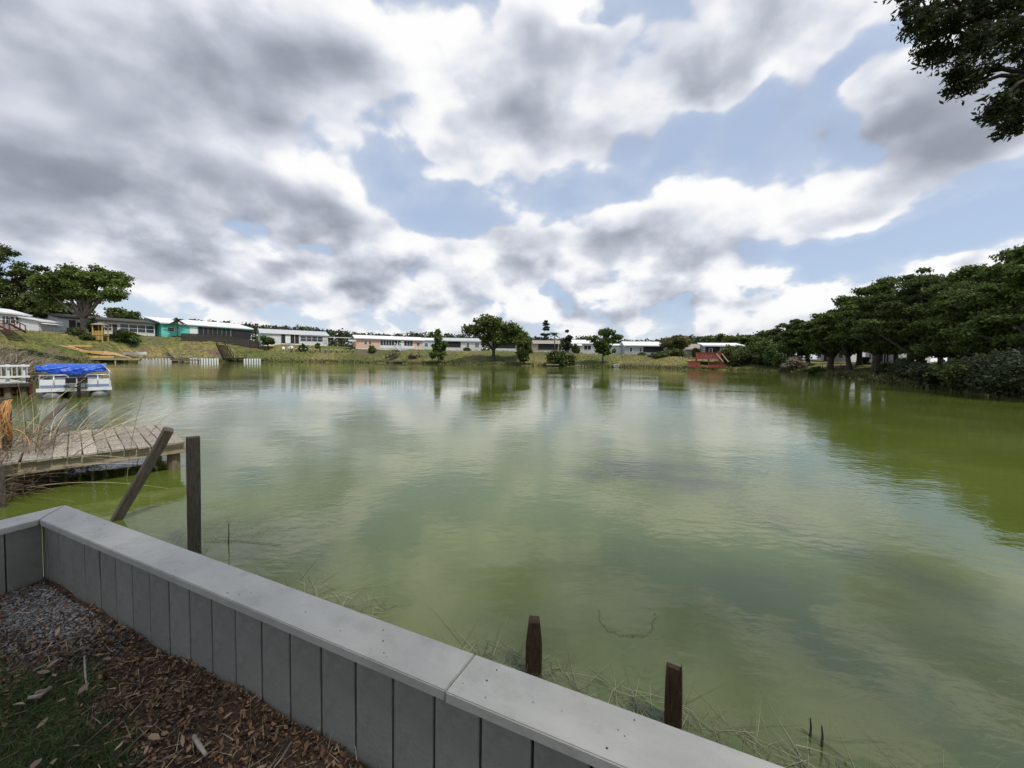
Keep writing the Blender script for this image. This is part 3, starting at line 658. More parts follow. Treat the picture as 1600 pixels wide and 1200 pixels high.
def dock(name, label, c, rz, L, W, top, m, pm, n=10, rail=False, cat='dock'):
    root = thing(name, label, cat, (c[0], c[1], 0), rz)
    for i in range(n):
        x = -L / 2 + L * (i + .5) / n; board('plank', (W, L / n - .02, .05), m, root, (x, 0, top - .025), (0, 0, math.pi / 2), .004)
    for s in (-1, 1): MB().box(-L / 2, L / 2, s * (W / 2 - .1) - .04, s * (W / 2 - .1) + .04, top - .25, top - .053).build('beam', m, root)
    for x in (-L / 2 + .15, 0, L / 2 - .15):
        for s in (-1, 1):
            MB().tube([(x, s * (W / 2 - .24), -1), (x, s * (W / 2 - .24), top - .06)], .09, 7).build('piling', pm, root)
            if rail: MB().box(x - .04, x + .04, s * W / 2 - .04, s * W / 2 + .04, top - .2, top + .95).build('rail_post', m, root)
    if rail:
        for s in (-1, 1):
            for z in (.5, .95): MB().box(-L / 2, L / 2, s * W / 2 - .06, s * W / 2 - .042, top + z - .06, top + z).build('rail', m, root)
    return root
def on(x, Y, dz=0): X = xat(x, Y); return Vector((X, Y, gz(X, Y) + dz))
stairs('red_steps', 'dark red wooden steps with railing below the white cottage', at(28, 517, 60), at(2, 504, 62), 1.6, 'red_brown', 8)
stairs('gangway', 'long grey plank walkway running down the lawn to the water', on(229, 88, .1), on(272, 77.6, .3), 1.4, 'grey_timber', 22, rail=False, cat='walkway')
stairs('dark_stairs', 'steep dark timber stairs below the turquoise house fence', on(345, 93.5, .5), on(358, 87.3, .75), 1.7, 'dark_timber', 12)
dock('timber_landing', 'dark timber landing at the foot of steep stairs', (xat(370, 87.6), 87.6), R_(25), 3.6, 2.0, .9, 'dark_timber', 'dark_timber', 8, True)
dock('grey_dock', 'low grey dock with thin rails at the walkway foot', (xat(284, 77), 77), R_(35), 5.5, 1.6, .55, 'grey_timber', 'pile_wood', 12, True)
dock('pale_dock', 'pale wooden dock on posts below the sandy patch', (xat(182, 67.0), 67.0), R_(35), 6.2, 2.2, .75, 'pale_timber', 'pale_timber', 14)
dock('brown_dock', 'tiny weathered dock under the lawn of the peach house', (xat(619, 96), 96), R_(8), 4.2, 1.6, .6, 'grey_timber', 'dark_timber', 9)
dock('lakeside_steps_dock', 'little pale dock beside the round lakeside bush', (xat(863, 86), 86), 0, 2.8, 1.8, .5, 'pale_timber', 'dark_timber', 7)
dock('low_dock', 'low flat dock on the shady bank under oaks', (xat(1342, 46), 45.0), R_(65), 4.0, 1.4, .32, 'grey_timber', 'dark_timber', 9)
stairs('brown_steps', 'short brown steps above the tiny weathered dock', at(622, 552, 103), at(606, 559, 98.5), 1.3, 'dark_timber', 6)
def fence(name, label, pts, h, m, n, rails=2, board_h=.22, base=0.0, cat='fence', pw=.1, caps=None, cover=1):
    root = thing(name, label, cat, (pts[0][0], pts[0][1], 0))
    o = Vector((pts[0][0], pts[0][1], 0))
    seg = [(Vector(pts[i]) - o, Vector(pts[i + 1]) - o) for i in range(len(pts) - 1)]
    for a, b in seg:
        for i in range(n + 1):
            p = a + (b - a) * (i / n)
            MB().box(p.x - pw / 2, p.x + pw / 2, p.y - pw / 2, p.y + pw / 2, p.z - .7, p.z + h).build('post', m, root)
            if caps: MB().box(p.x - pw, p.x + pw, p.y - pw, p.y + pw, p.z + h + .003, p.z + h + .14).build('post_cap', caps, root)
        for k in range(rails):
            zz = h * (k + .6) / rails
            MB().bar(a + Vector((0, -pw / 2 - .03, zz)), b + Vector((0, -pw / 2 - .03, zz)), .04, board_h).build('rail', m, root)
    return root
fence('retaining_fence', 'dark timber fence across the slope below turquoise house', [on(284, 87.5), on(343, 94.5, .1), on(404, 98.5, .1)], 1.7, 'dark_timber', 5, 7, .235)
fence('garden_fence', 'row of short dark posts with white caps on the slope', [at(455, 551, 99), at(500, 552, 101), at(552, 553, 103)], 1.0, 'dark_timber', 6, 1, .05, caps='white_paint', pw=.13)
fence('porch_rail', 'white railing along the steps of the peach house', [at(626, 546, 109), at(659, 547, 112)], 1.05, 'white_paint', 8, 2, .07)
stairs('white_steps', 'white steps rising to the porch of the peach house', at(630, 549, 107), at(620, 540, 110), 1.6, 'white_paint', 6)
def bulkhead(name, label, pts, n, m, wallm):
    o = Vector((pts[0].x, pts[0].y, 0)); root = thing(name, label, 'bulkhead', o)
    for a, b in zip(pts, pts[1:]):
        for i in range(n):
            p = a + (b - a) * ((i + .5) / n) - o
            MB().tube([(p.x, p.y, -.6), (p.x, p.y, .62), (p.x, p.y, .72)], [.17, .17, .09], 8).build('post', m, root)
        MB().bar(a - o + Vector((0, .27, .15)), b - o + Vector((0, .27, .05)), .1, .8).build('back_board', wallm, root)
    return root
bulkhead('white_post_bulkhead', 'white rounded bulkhead posts along the water below dark fence', [onz(296, 565.5, 0), onz(342, 565.5, 0)], 11, 'white_paint', 'dark_timber')
bulkhead('white_barrel_bulkhead', 'white bulkhead posts to the right of the timber landing', [onz(380, 565.5, 0), onz(408, 565.5, 0)], 7, 'white_paint', 'dark_timber')
bulkhead('concrete_bulkhead', 'pale concrete blocks edging the water beside the pale dock', [onz(216, 566.5, 0), onz(242, 566, 0), onz(266, 566, 0)], 5, 'concrete', 'concrete')
# red deck with two levels
def red_deck():
    a = onz(1075, 577, 0); rz = R_(2); root = thing('red_deck', 'red painted two level deck with railings at the water', 'deck', (a.x, a.y, 0), rz)
    def rail(x0, x1, y, z0, h, n):
        for i in range(n): xx = x0 + (x1 - x0) * (i + .5) / n; MB().box(xx - (x1 - x0) / n * .44, xx + (x1 - x0) / n * .44, y, y + .03, z0, z0 + h).build('slat', 'red_paint', root)
        MB().box(x0 - .03, x1 + .03, y - .06, y + .09, z0 + h + .003, z0 + h + .06).build('handrail', 'red_paint', root)
    MB().box(0, 6.9, 0, 3, .25, .42).build('lower_platform', 'red_paint', root)
    rail(0.0, 2.0, .02, .43, .95, 10); rail(3.3, 6.0, .02, .43, .55, 10)
    for x in (.1, 2.1, 4.2, 6.6): MB().box(x - .09, x + .09, .05, .23, -1, .249).build('piling', 'dark_timber', root)
    MB().box(2.6, 7.2, 3.2, 6.5, 1.85, 2.0).build('upper_platform', 'red_paint', root)
    rail(2.6, 7.0, 3.22, 2.02, 1.05, 16)
    for x in (2.8, 4.9, 7.0): MB().box(x - .09, x + .09, 3.3, 3.48, -.2, 1.849).build('post', 'red_brown', root)
    for i in range(8): MB().box(6.2, 7.0, 3.2 - i * .28 - .28, 3.2 - i * .28 - .01, 1.80 - i * .18, 1.86 - i * .18).build('tread', 'red_paint', root)
    for x in (6.15, 7.05): MB().bar((x, 3.1, 2.9), (x, .7, 1.4), .07, .14).build('stair_rail', 'pale_timber', root)
    MB().box(.6, 1.3, .6, 1.2, .423, .95).build('bench', 'pale_timber', root)
    root.scale = (1.2, 1, 1.1)
red_deck()
# wooden play tower, sand, poles, small white boats
def play_tower():
    a = on(158, 71.5); root = thing('play_tower', 'yellow timber lookout tower with small roof beside the oak', 'play tower', a - Vector((0, 0, .2)), R_(15))
    for x in (-.7, .7):
        for y in (-.7, .7): MB().box(x - .07, x + .07, y - .07, y + .07, -.4, 3.0).build('post', 'yellow_timber', root)
    MB().box(-.85, .85, -.85, .85, 1.1, 1.2).build('platform', 'yellow_timber', root)
    for i in range(7): MB().box(-.78 + i * .22, -.62 + i * .22, -.80, -.772, .2, 1.9).build('slat', 'yellow_timber', root)
    MB().add([(-1, -1, 3), (1, -1, 3), (1, 1, 3), (-1, 1, 3), (0, 0, 3.5)], [(0, 1, 4), (1, 2, 4), (2, 3, 4), (3, 0, 4), (3, 2, 1, 0)]).build('roof', 'tan_roof', root)
play_tower()
def sand_patch():
    v = []; f = []; pts = []
    for i in range(28):
        a = i / 28 * 6.283; r = 1 + .2 * math.sin(a * 3 + 1) + .12 * math.sin(a * 7)
        pts.append((4.8 * r * math.cos(a), .75 * r * math.sin(a)))
    c = Vector((xat(158, 68.5), 68.5, 0)); root = None
    vs = [(0, 0)] + [(x * .5, y * .5) for x, y in pts] + pts
    v = []
    for x, y in vs:
        X = c.x + x * math.cos(.95) - y * math.sin(.95); Y = c.y + x * math.sin(.95) + y * math.cos(.95); v.append((X, Y, gz(X, Y) + .10))
    n = 28; f = [(0, 1 + i, 1 + (i + 1) % n) for i in range(n)] + [(1 + i, 1 + n + i, 1 + n + (i + 1) % n, 1 + (i + 1) % n) for i in range(n)]
    tag(MB().add(v, f).build('sand_patch', 'orange_sand', smooth=True), 'orange sand spread on the bank above the pale dock', 'sand', None, 'structure')
sand_patch()
for i, (x, y) in enumerate(((117, 548), (134, 547), (150, 546.5))):
    c = at(x, y, 66.5); c.z = gz(c.x, c.y) + .18
    tag(board('timber_plank', (4.2, .35, .3), 'yellow_timber', None, c, (0, 0, R_(30 + 9 * i)), .01), ['orange plank lying on the bank, closest to the blue covered boat', 'orange plank on the bank, middle of the three', 'orange plank on the bank, next to the pale dock'][i], 'plank', 'orange planks on the bank')
def pole(name, label, loc, H, r, m='aluminium'):
    o = MB().tube([(0, 0, -.4), (0, 0, H * .5), (0, 0, H)], [r, r * .9, r * .6], 8).build('mast', m, thing(name, label, 'pole', loc)); return o
pole('flag_pole', 'tall bare white flagpole left of the turquoise house', on(239, 95), 6.5, .06, 'white_paint')
pole('antenna_mast', 'thin antenna mast standing behind the peach house roof', on(635, 122), 7.5, .05)
def row_boat(name, label, loc, rz, L, m):
    root = thing(name, label, 'boat', loc, rz); v = []; k = 9
    for i in range(k):
        t = i / (k - 1); w = .62 * (1 - (max(0, t - .35) / .65) ** 2.2) + .02; s = .12 * t * t
        v += [(L * t, -w, .5 + s), (L * t, -w * .7, .05 + s * .6), (L * t, w * .7, .05 + s * .6), (L * t, w, .5 + s), (L * t, w * .88, .5 + s), (L * t, w * .62, .14 + s * .6), (L * t, -w * .62, .14 + s * .6), (L * t, -w * .88, .5 + s)]
    f = [(i * 8 + j, i * 8 + (j + 1) % 8, i * 8 + 8 + (j + 1) % 8, i * 8 + 8 + j) for i in range(k - 1) for j in range(8)] + [tuple(range(8))]
    MB().add(v, f).build('hull', m, root, smooth=False)
    for x in (.3, .58): MB().box(L * x - .13, L * x + .13, -.46, .46, .36, .40).build('thwart', 'grey_timber', root)
row_boat('rowing_boat', 'small white rowing boat beached beside the pale dock', (xat(196, 71.5), 71.5, gz(xat(196, 71.5), 71.5) + .1), R_(10), 3.4, 'boat_white')
row_boat('skiff', 'tiny white skiff pulled up below the leafy lakeside tree', (xat(963, 83.6), 83.3, .02), R_(75), 2.8, 'boat_white')

# ------------------------------------------------------------------ trees and shrubs of the far and right banks
def T(px, Y, dz=-.1): X = xat(px, Y); return (X, Y, gz(X, Y) + dz)
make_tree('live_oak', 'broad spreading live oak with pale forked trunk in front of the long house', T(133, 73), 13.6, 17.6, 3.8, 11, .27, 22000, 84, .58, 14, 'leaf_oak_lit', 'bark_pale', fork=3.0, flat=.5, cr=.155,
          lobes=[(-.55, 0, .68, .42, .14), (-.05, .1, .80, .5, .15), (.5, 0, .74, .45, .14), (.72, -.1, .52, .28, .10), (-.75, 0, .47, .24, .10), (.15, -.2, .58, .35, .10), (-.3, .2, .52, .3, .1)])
make_tree('shade_tree', 'tall dark tree at the photo edge behind the white cottage', T(-2, 77), 18.4, 16.5, 5.0, 12, .28, 17000, 85, .45, 11, 'leaf_oak', cr=.17, flat=.5)
for i, (px, Y, H, W, lb) in enumerate(((45, 76, 9.5, 9, 'dark tree filling the gap above the cottage roof'), (78, 84, 9.0, 10, 'olive tree behind the garage roof'), (110, 88, 8, 10, 'low dark tree behind the ranch house roof'), (205, 98, 8.0, 10, 'round tree showing over the dark roof end'))):
    make_tree('background_tree', lb, T(px, Y), H, W, 2.0, 30 + i, .4, 5000, 40, .28, 6, 'leaf_oak', cr=.24)
make_tree('round_oak', 'large round dark oak standing alone on the far lawn', T(771, 93), 11.3, 15.2, 2.8, 13, .36, 13500, 88, .42, 10, 'leaf_oak', 'bark', fork=3.0, cr=.19, flat=.65,
          lobes=[(-.15, 0, .78, .55, .17), (-.62, 0, .66, .3, .12), (.45, 0, .68, .42, .15), (.7, 0, .48, .3, .14), (.1, 0, .52, .4, .12), (-.3, 0, .50, .25, .08)])
make_tree('dark_tree', 'small dark drooping tree at the water right of the round oak', T(819, 88.5), 7.2, 4.8, .9, 14, .34, 4200, 36, .16, 6, 'leaf_oak', fork=1.2, cr=.27, flat=.9)
make_tree('young_tree', 'slender bright green young tree on the far bank', T(685, 93.5), 8.3, 5.2, .9, 15, .30, 4200, 44, .13, 7, 'leaf_young', fork=1.5, cr=.24, flat=.9,
          lobes=[(0, 0, .25, .8, .13), (-.05, 0, .45, .75, .14), (0, 0, .65, .5, .14), (-.03, 0, .85, .25, .12), (.35, 0, .55, .4, .12)])
make_tree('leafy_tree', 'airy green tree with layered crown at the far waterside', T(942, 87), 8.7, 7.8, 2.4, 16, .34, 3800, 40, .17, 8, 'leaf_oak_lit', fork=2.2, cr=.22, flat=.7,
          lobes=[(0, 0, .55, .6, .14), (.1, 0, .80, .4, .12), (-.6, 0, .68, .35, .07), (.6, 0, .72, .3, .10), (.15, 0, .38, .5, .1)])
make_tree('olive_tree', 'yellowish feathery tree next to the grey house', T(1055, 96), 7.0, 8.4, 2.2, 17, .30, 5200, 48, .18, 8, 'leaf_olive', fork=1.6, cr=.22)
make_tree('norfolk_pine', 'narrow dark pine rising behind the tan house', T(852, 124), 11.0, 3.2, 3.0, 18, .42, 2200, 30, .15, 4, 'leaf_far', cr=.3, flat=.5,
          lobes=[(0, 0, .40, .9, .06), (0, 0, .55, .8, .06), (0, 0, .70, .65, .06), (0, 0, .84, .5, .06), (0, 0, .94, .3, .05)])
make_tree('cypress_tree', 'narrow dark cypress behind the round lakeside bush', T(887, 104), 7.0, 4.0, .8, 19, .36, 2400, 30, .14, 4, 'leaf_far', cr=.26, flat=.8,
          lobes=[(0, 0, .3, .8, .15), (0, 0, .55, .7, .15), (.0, 0, .85, .4, .12)])
palm('garden_palm', 'small feathery palm in front of the turquoise wall', T(278, 90.5), 4.0, 21, 2.0, 16, .13)
palm('fan_palm', 'pale drooping palm between the pine and lakeside bush', T(866, 106), 5.0, 22, 2.0, 16, .14)
palm('far_palm', 'thin palm on the skyline behind the yellowish tree', T(1077, 112), 6.4, 23, 1.9, 14, .13)
make_tree('small_tree', 'little dark garden tree at the white house corner', T(419, 99), 3.6, 4.2, 1.0, 24, .26, 2200, 24, .12, 5, 'leaf_oak', cr=.26)
for i, (px, Y, H, W, n, lm, lb) in enumerate((
        (197, 76, 2.8, 4.6, 2600, 'leaf_young', 'round bright green shrub in front of the white windows'), (120, 70, 1.6, 2.8, 900, 'leaf_bush', 'low dark shrub on the slope below the big oak'),
        (138, 70, 1.4, 2.2, 800, 'leaf_bush', 'low shrub beside the yellow lookout tower'), (147, 74, 3.6, 2.8, 1500, 'leaf_oak', 'dark shrub against the oak trunk base'),
        (474, 101, 1.9, 2.2, 900, 'leaf_oak', 'dark clipped shrub under the row of windows'), (496, 104, 1.7, 1.4, 700, 'leaf_oak', 'narrow shrub below the last wide window'),
        (582, 105, 2.5, 2.2, 1000, 'leaf_oak', 'dark shrub before the peach wall'), (648, 101, 1.4, 3.4, 900, 'dry_brush', 'brownish low shrub on the lawn below the peach house'),
        (730, 110, 1.3, 2.4, 700, 'leaf_oak', 'little dark shrub under the screened porch corner'), (878, 87.5, 4.2, 6.6, 5200, 'leaf_bush', 'large round grey green bush at the far waterside'),
        (900, 100, 2.8, 2.0, 800, 'leaf_oak', 'little round topped shrub before the awning house'), (1003, 100, 1.0, 2.4, 600, 'leaf_oak', 'low shrub under the grey house windows'),
        (1048, 90, 2.0, 6.2, 2000, 'leaf_bush', 'low spreading bush on the bank left of red deck'), (1028, 88, 1.5, 4.0, 1200, 'leaf_bush', 'low weedy bush on the sunny bank before grey house'),
        (1092, 95, 3.2, 4.0, 1500, 'leaf_young', 'light green shrub behind the red deck'),
        (1148, 80, 4.6, 6.2, 4200, 'leaf_bush', 'dense bush overhanging the water right of red deck'), (1178, 80, 5.8, 7.5, 5200, 'leaf_young', 'tall light green willow bush behind the shore scrub'),
        (1196, 76, 4.2, 6.0, 4200, 'leaf_bush', 'grey green bush dipping into the water mid right'), (1222, 73, 5.6, 5.8, 4200, 'leaf_young', 'upright pale green bush beside the first oak'),
        (1240, 69.5, 2.4, 4.6, 2200, 'dry_brush', 'low greyish scrub at the water near the first oak'), (1275, 60, 1.4, 2.6, 1100, 'leaf_oak', 'small dark bush overhanging the shady bank'),
        (1385, 43, 1.6, 1.8, 900, 'leaf_oak', 'dark little bush between two oak trunks'), (1352, 62, 1.4, 1.5, 500, 'leaf_bush', 'tiny shrub on the sunlit lawn under oaks'),
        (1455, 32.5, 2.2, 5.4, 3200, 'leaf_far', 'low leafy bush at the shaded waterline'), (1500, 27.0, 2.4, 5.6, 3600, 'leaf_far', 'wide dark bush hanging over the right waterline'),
        (1550, 23.6, 2.8, 5.2, 4200, 'leaf_oak', 'thick dark bush under the tallest oak'), (1600, 20.8, 2.6, 5.2, 4200, 'leaf_far', 'bush at the very right edge of the waterline'),
        (1420, 37, 2.6, 3.0, 2200, 'leaf_oak', 'dark upright bush behind the low dock'))):
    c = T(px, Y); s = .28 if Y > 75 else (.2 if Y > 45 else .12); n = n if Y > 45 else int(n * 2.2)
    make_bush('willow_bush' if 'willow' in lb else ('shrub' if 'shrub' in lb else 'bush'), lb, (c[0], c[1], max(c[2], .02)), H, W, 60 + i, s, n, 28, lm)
RO = [  # trunk x in photo, distance, height, width, crown base, label
    (1232, 84, 9.0, 9.5, 2.0, 'farthest oak of the right bank row behind willow bushes'), (1262, 72, 9.3, 9.5, 2.0, 'rounded oak behind the scrub at the start of the lawn'),
    (1297, 60, 9.6, 10.0, 2.4, 'oak with leaning dark trunk nearest the sunlit lawn'), (1328, 54, 10.2, 9.5, 2.4, 'oak with slim straight trunk, second in the row'),
    (1343, 60, 11.2, 10, 2.6, 'oak set back on the lawn between two slim trunks'), (1368, 47, 12.2, 11.5, 2.3, 'thick forked oak just right of the low dock'),
    (1425, 50, 13.6, 12.5, 2.6, 'tall oak with open feathery top rising above the row'), (1440, 38, 10.2, 11, 1.6, 'dense dark oak low over the shaded bank'),
    (1500, 41, 12.2, 12, 2.2, 'broad oak behind the waterline bushes'), (1525, 31, 9.0, 10, 1.4, 'spreading oak with low boughs over the water'),
    (1585, 31, 11.0, 11.5, 1.6, 'tallest looking oak touching the right photo edge'), (1630, 24.5, 9.6, 10, 1.4, 'oak reaching in from beyond the right edge')]
for i, (px, Y, H, W, zb, lb) in enumerate(RO):
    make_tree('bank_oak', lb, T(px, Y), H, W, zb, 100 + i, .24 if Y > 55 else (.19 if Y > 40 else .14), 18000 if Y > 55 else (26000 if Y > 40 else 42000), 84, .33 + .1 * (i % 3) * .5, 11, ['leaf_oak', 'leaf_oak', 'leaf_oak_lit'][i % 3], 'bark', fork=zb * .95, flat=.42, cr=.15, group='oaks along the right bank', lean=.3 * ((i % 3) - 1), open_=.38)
# second row closing the view behind them
for i, (px, Y, H, W) in enumerate(((1210, 100, 8.0, 10), (1165, 108, 7.5, 11), (1120, 112, 7.5, 11), (1290, 88, 9, 11), (1400, 66, 13, 13), (1470, 58, 13.5, 13), (1540, 48, 13.0, 13), (1620, 40, 13, 13))):
    make_tree('back_oak', 'dark oak behind the right bank row, number hidden among neighbours'.replace(', number hidden among neighbours', '') + ' ' + ['above the willows', 'above the white deck roof', 'behind the red deck', 'over the white cottage', 'over the pale bungalow', 'behind the broad oak', 'behind the tallest oak', 'beyond the photo edge'][i],
              T(px, Y), H, W, 2.2, 130 + i, .36 if Y > 60 else .3, 9000, 60, .35, 7, 'leaf_oak', cr=.21, flat=.55)
# far woods that read as one mass
def woods():
    rng = np.random.default_rng(5); cs = []; rs = []
    for _ in range(520):
        px = rng.uniform(-60, 1330); Y = rng.uniform(150, 210); X = xat(px, Y)
        top = np.interp(px, [-60, 100, 260, 330, 400, 480, 540, 600, 660, 760, 860, 930, 1000, 1100, 1200, 1330], [505, 508, 497, 499, 505, 509, 516, 521, 518, 522, 527, 524, 531, 524, 519, 512])
        ztop = at(px, top, Y).z - rng.random() ** 2 * 2.2
        w = rng.uniform(2.5, 5)
        for k in range(7):
            t = rng.random(); cs.append((X + rng.normal() * w * .7, Y + rng.normal() * 2, 3 + (ztop - 3 - w * .35) * (1 - t * t))); rs.append((w * .5, w * .5, w * .35))
    v, f = leaf_quads(cs, rs, 60000, .75, rng)
    tag(link('distant_woods', np_mesh('distant_woods', v, f), 'leaf_far'), 'dark belt of far off woods behind the houses', 'woods', None, 'stuff')
woods()
def garden_chair():
    root = thing('garden_chair', 'white garden chair on the lawn left of the wide windows', 'chair', T(443, 99.5, 0), .4, 'white garden chairs')
    MB().box(-.28, .28, -.25, .25, .42, .47).build('seat', 'white_paint', root); MB().prism([(.22, .48), (.38, 1.0), (.42, 1.0), (.26, .48)], -.28, .28).build('backrest', 'white_paint', root)
    for x in (-.25, .25):
        for y in (-.22, .22): MB().box(x - .025, x + .025, y - .025, y + .025, -.1, .419).build('leg', 'white_paint', root)
        MB().box(x - .035, x + .035, -.25, .27, .64, .68).build('armrest', 'white_paint', root)
    return root
gc = garden_chair()
for px, Y, rz, lb in ((450, 100, -.5, 'white garden chair, the middle of three on the lawn'), (457, 100.3, .9, 'white garden chair next to the dark clipped shrub')):
    o = copy_tree(gc); o.location = T(px, Y, 0); o.rotation_euler.z = rz; o['label'] = lb
# rough grass and weeds on the water margin and slopes
def shore_weeds():
    rng = np.random.default_rng(8); B = []
    for i in range(6, len(SA) - 4):
        a, b = SA[i], SA[i + 1]; L = np.hypot(*(b[:2] - a[:2])); e = (b[:2] - a[:2]) / L; nrm = np.array([e[1], -e[0]])
        k = int(L * (60 if i < 30 else 120)); t = rng.random(k); off = rng.exponential(.9, k) - .3
        p = a[:2] + np.outer(t * L, e) + np.outer(off, nrm); B.append(p)
    p = np.concatenate(B); z = terrain(p[:, 0], p[:, 1]); keep = z > -.25; p = p[keep]; z = np.maximum(z[keep], -.05)
    n = len(p); d = rng.normal(size=(n, 3)) * .35; d[:, 2] = 1
    far = np.hypot(p[:, 0], p[:, 1]) > 35
    v, f = blades(np.c_[p, z], d, np.where(far, .35, .3) + .5 * rng.random(n) ** 2, np.where(far, .13, .04), rng, 2)
    tag(link('shore_grass', np_mesh('shore_grass', v, f), 'shore_grass'), 'rough grass and weeds along the water margin', 'grass', None, 'stuff')
    m = 26000; px = rng.uniform(-95, 52, m); py = rng.uniform(18, 112, m); z = terrain(px, py); k = (z > .4) & (np.hypot(px, py) > 16); px, py, z = px[k], py[k], z[k]
    n = len(px); d = rng.normal(size=(n, 3)) * .4; d[:, 2] = 1
    v, f = blades(np.c_[px, py, z - .02], d, .18 + .35 * rng.random(n) ** 2, np.full(n, .14), rng, 2)
    tag(link('bank_grass', np_mesh('bank_grass', v, f), 'shore_grass'), 'tufts of rough grass over the far lawns', 'grass', None, 'stuff')
shore_weeds()
# stones along the far margin
_rk = []
for k in range(4):
    rr = random.Random(k); bm = bmesh.new(); bmesh.ops.create_icosphere(bm, subdivisions=1, radius=1)
    for v_ in bm.verts: v_.co *= rr.uniform(.7, 1.15)
    me = bpy.data.meshes.new('rock'); bm.to_mesh(me); bm.free(); me.materials.append(M('rock')); _rk.append(me)
rr = random.Random(3); ri = 0
for x0, x1, y, n, w in ((404, 452, 563, 14, 'left of the white capped posts'), (495, 570, 565.5, 14, 'below the white capped posts'), (900, 958, 572.5, 20, 'under the airy lakeside tree')):
    for i in range(n):
        p = onz(x0 + (x1 - x0) * (i + rr.random()) / n, y + rr.uniform(0, 1.0), 0); s = rr.uniform(.25, .6)
        o = link('shore_rock', _rk[ri % 4], None, None, (p.x, p.y + rr.uniform(.3, 1.6), s * .25), (rr.random(), rr.random(), rr.random() * 6)); o.scale = (s * 1.3, s, s * .75); ri += 1
        tag(o, 'grey brown rock in the heap at the far waterline ' + w, 'rock', 'shore rocks ' + w)
# grey dry brush on the near left bank
for i, (X, Y, H, W, lb) in enumerate(((-29.5, 22.6, 1.7, 5.5, 'tangle of dry grey brush behind the pale boat shelter'), (-41.5, 32.5, 1.8, 6.5, 'dry grey thicket on the slope above the blue covered boat'), (-55, 44.5, 1.7, 7, 'dry brush on the left slope below the cottage'), (-48, 38.5, 1.4, 5, 'low dead brush between the two left thickets'))):
    rng = np.random.default_rng(200 + i); n = 2600; root = thing('dry_thicket', lb, 'brush', (X, Y, max(gz(X, Y), .05)))
    b = np.c_[rng.normal(size=n) * W * .26, rng.normal(size=n) * W * .2, np.full(n, -.1)]; d = rng.normal(size=(n, 3)) * .6; d[:, 2] = .9
    b[:, 2] += terrain(X + b[:, 0], Y + b[:, 1]) - root.location.z
    v, f = blades(b, d, H * (.5 + .7 * rng.random(n)), np.full(n, .045), rng, 4, .45); link('stalks', np_mesh('stalks', v, f), 'dry_brush', root)
for i, (px, Y, H, W, lb) in enumerate(((95, 52, 2.0, 5.0, 'green shrub on the slope behind the blue boat cover'), (128, 60.5, 1.2, 4.6, 'green bush at the waterline left of pale dock'), (70, 40, 1.6, 4.5, 'weedy green shrub on the slope above the boats'), (30, 48, 1.4, 5, 'low green shrub on the slope under the red steps'))):
    c = T(px, Y); make_bush('shrub' if 'shrub' in lb else 'bush', lb, c, H, W, 320 + i, .2, 2600, 28, 'leaf_bush')

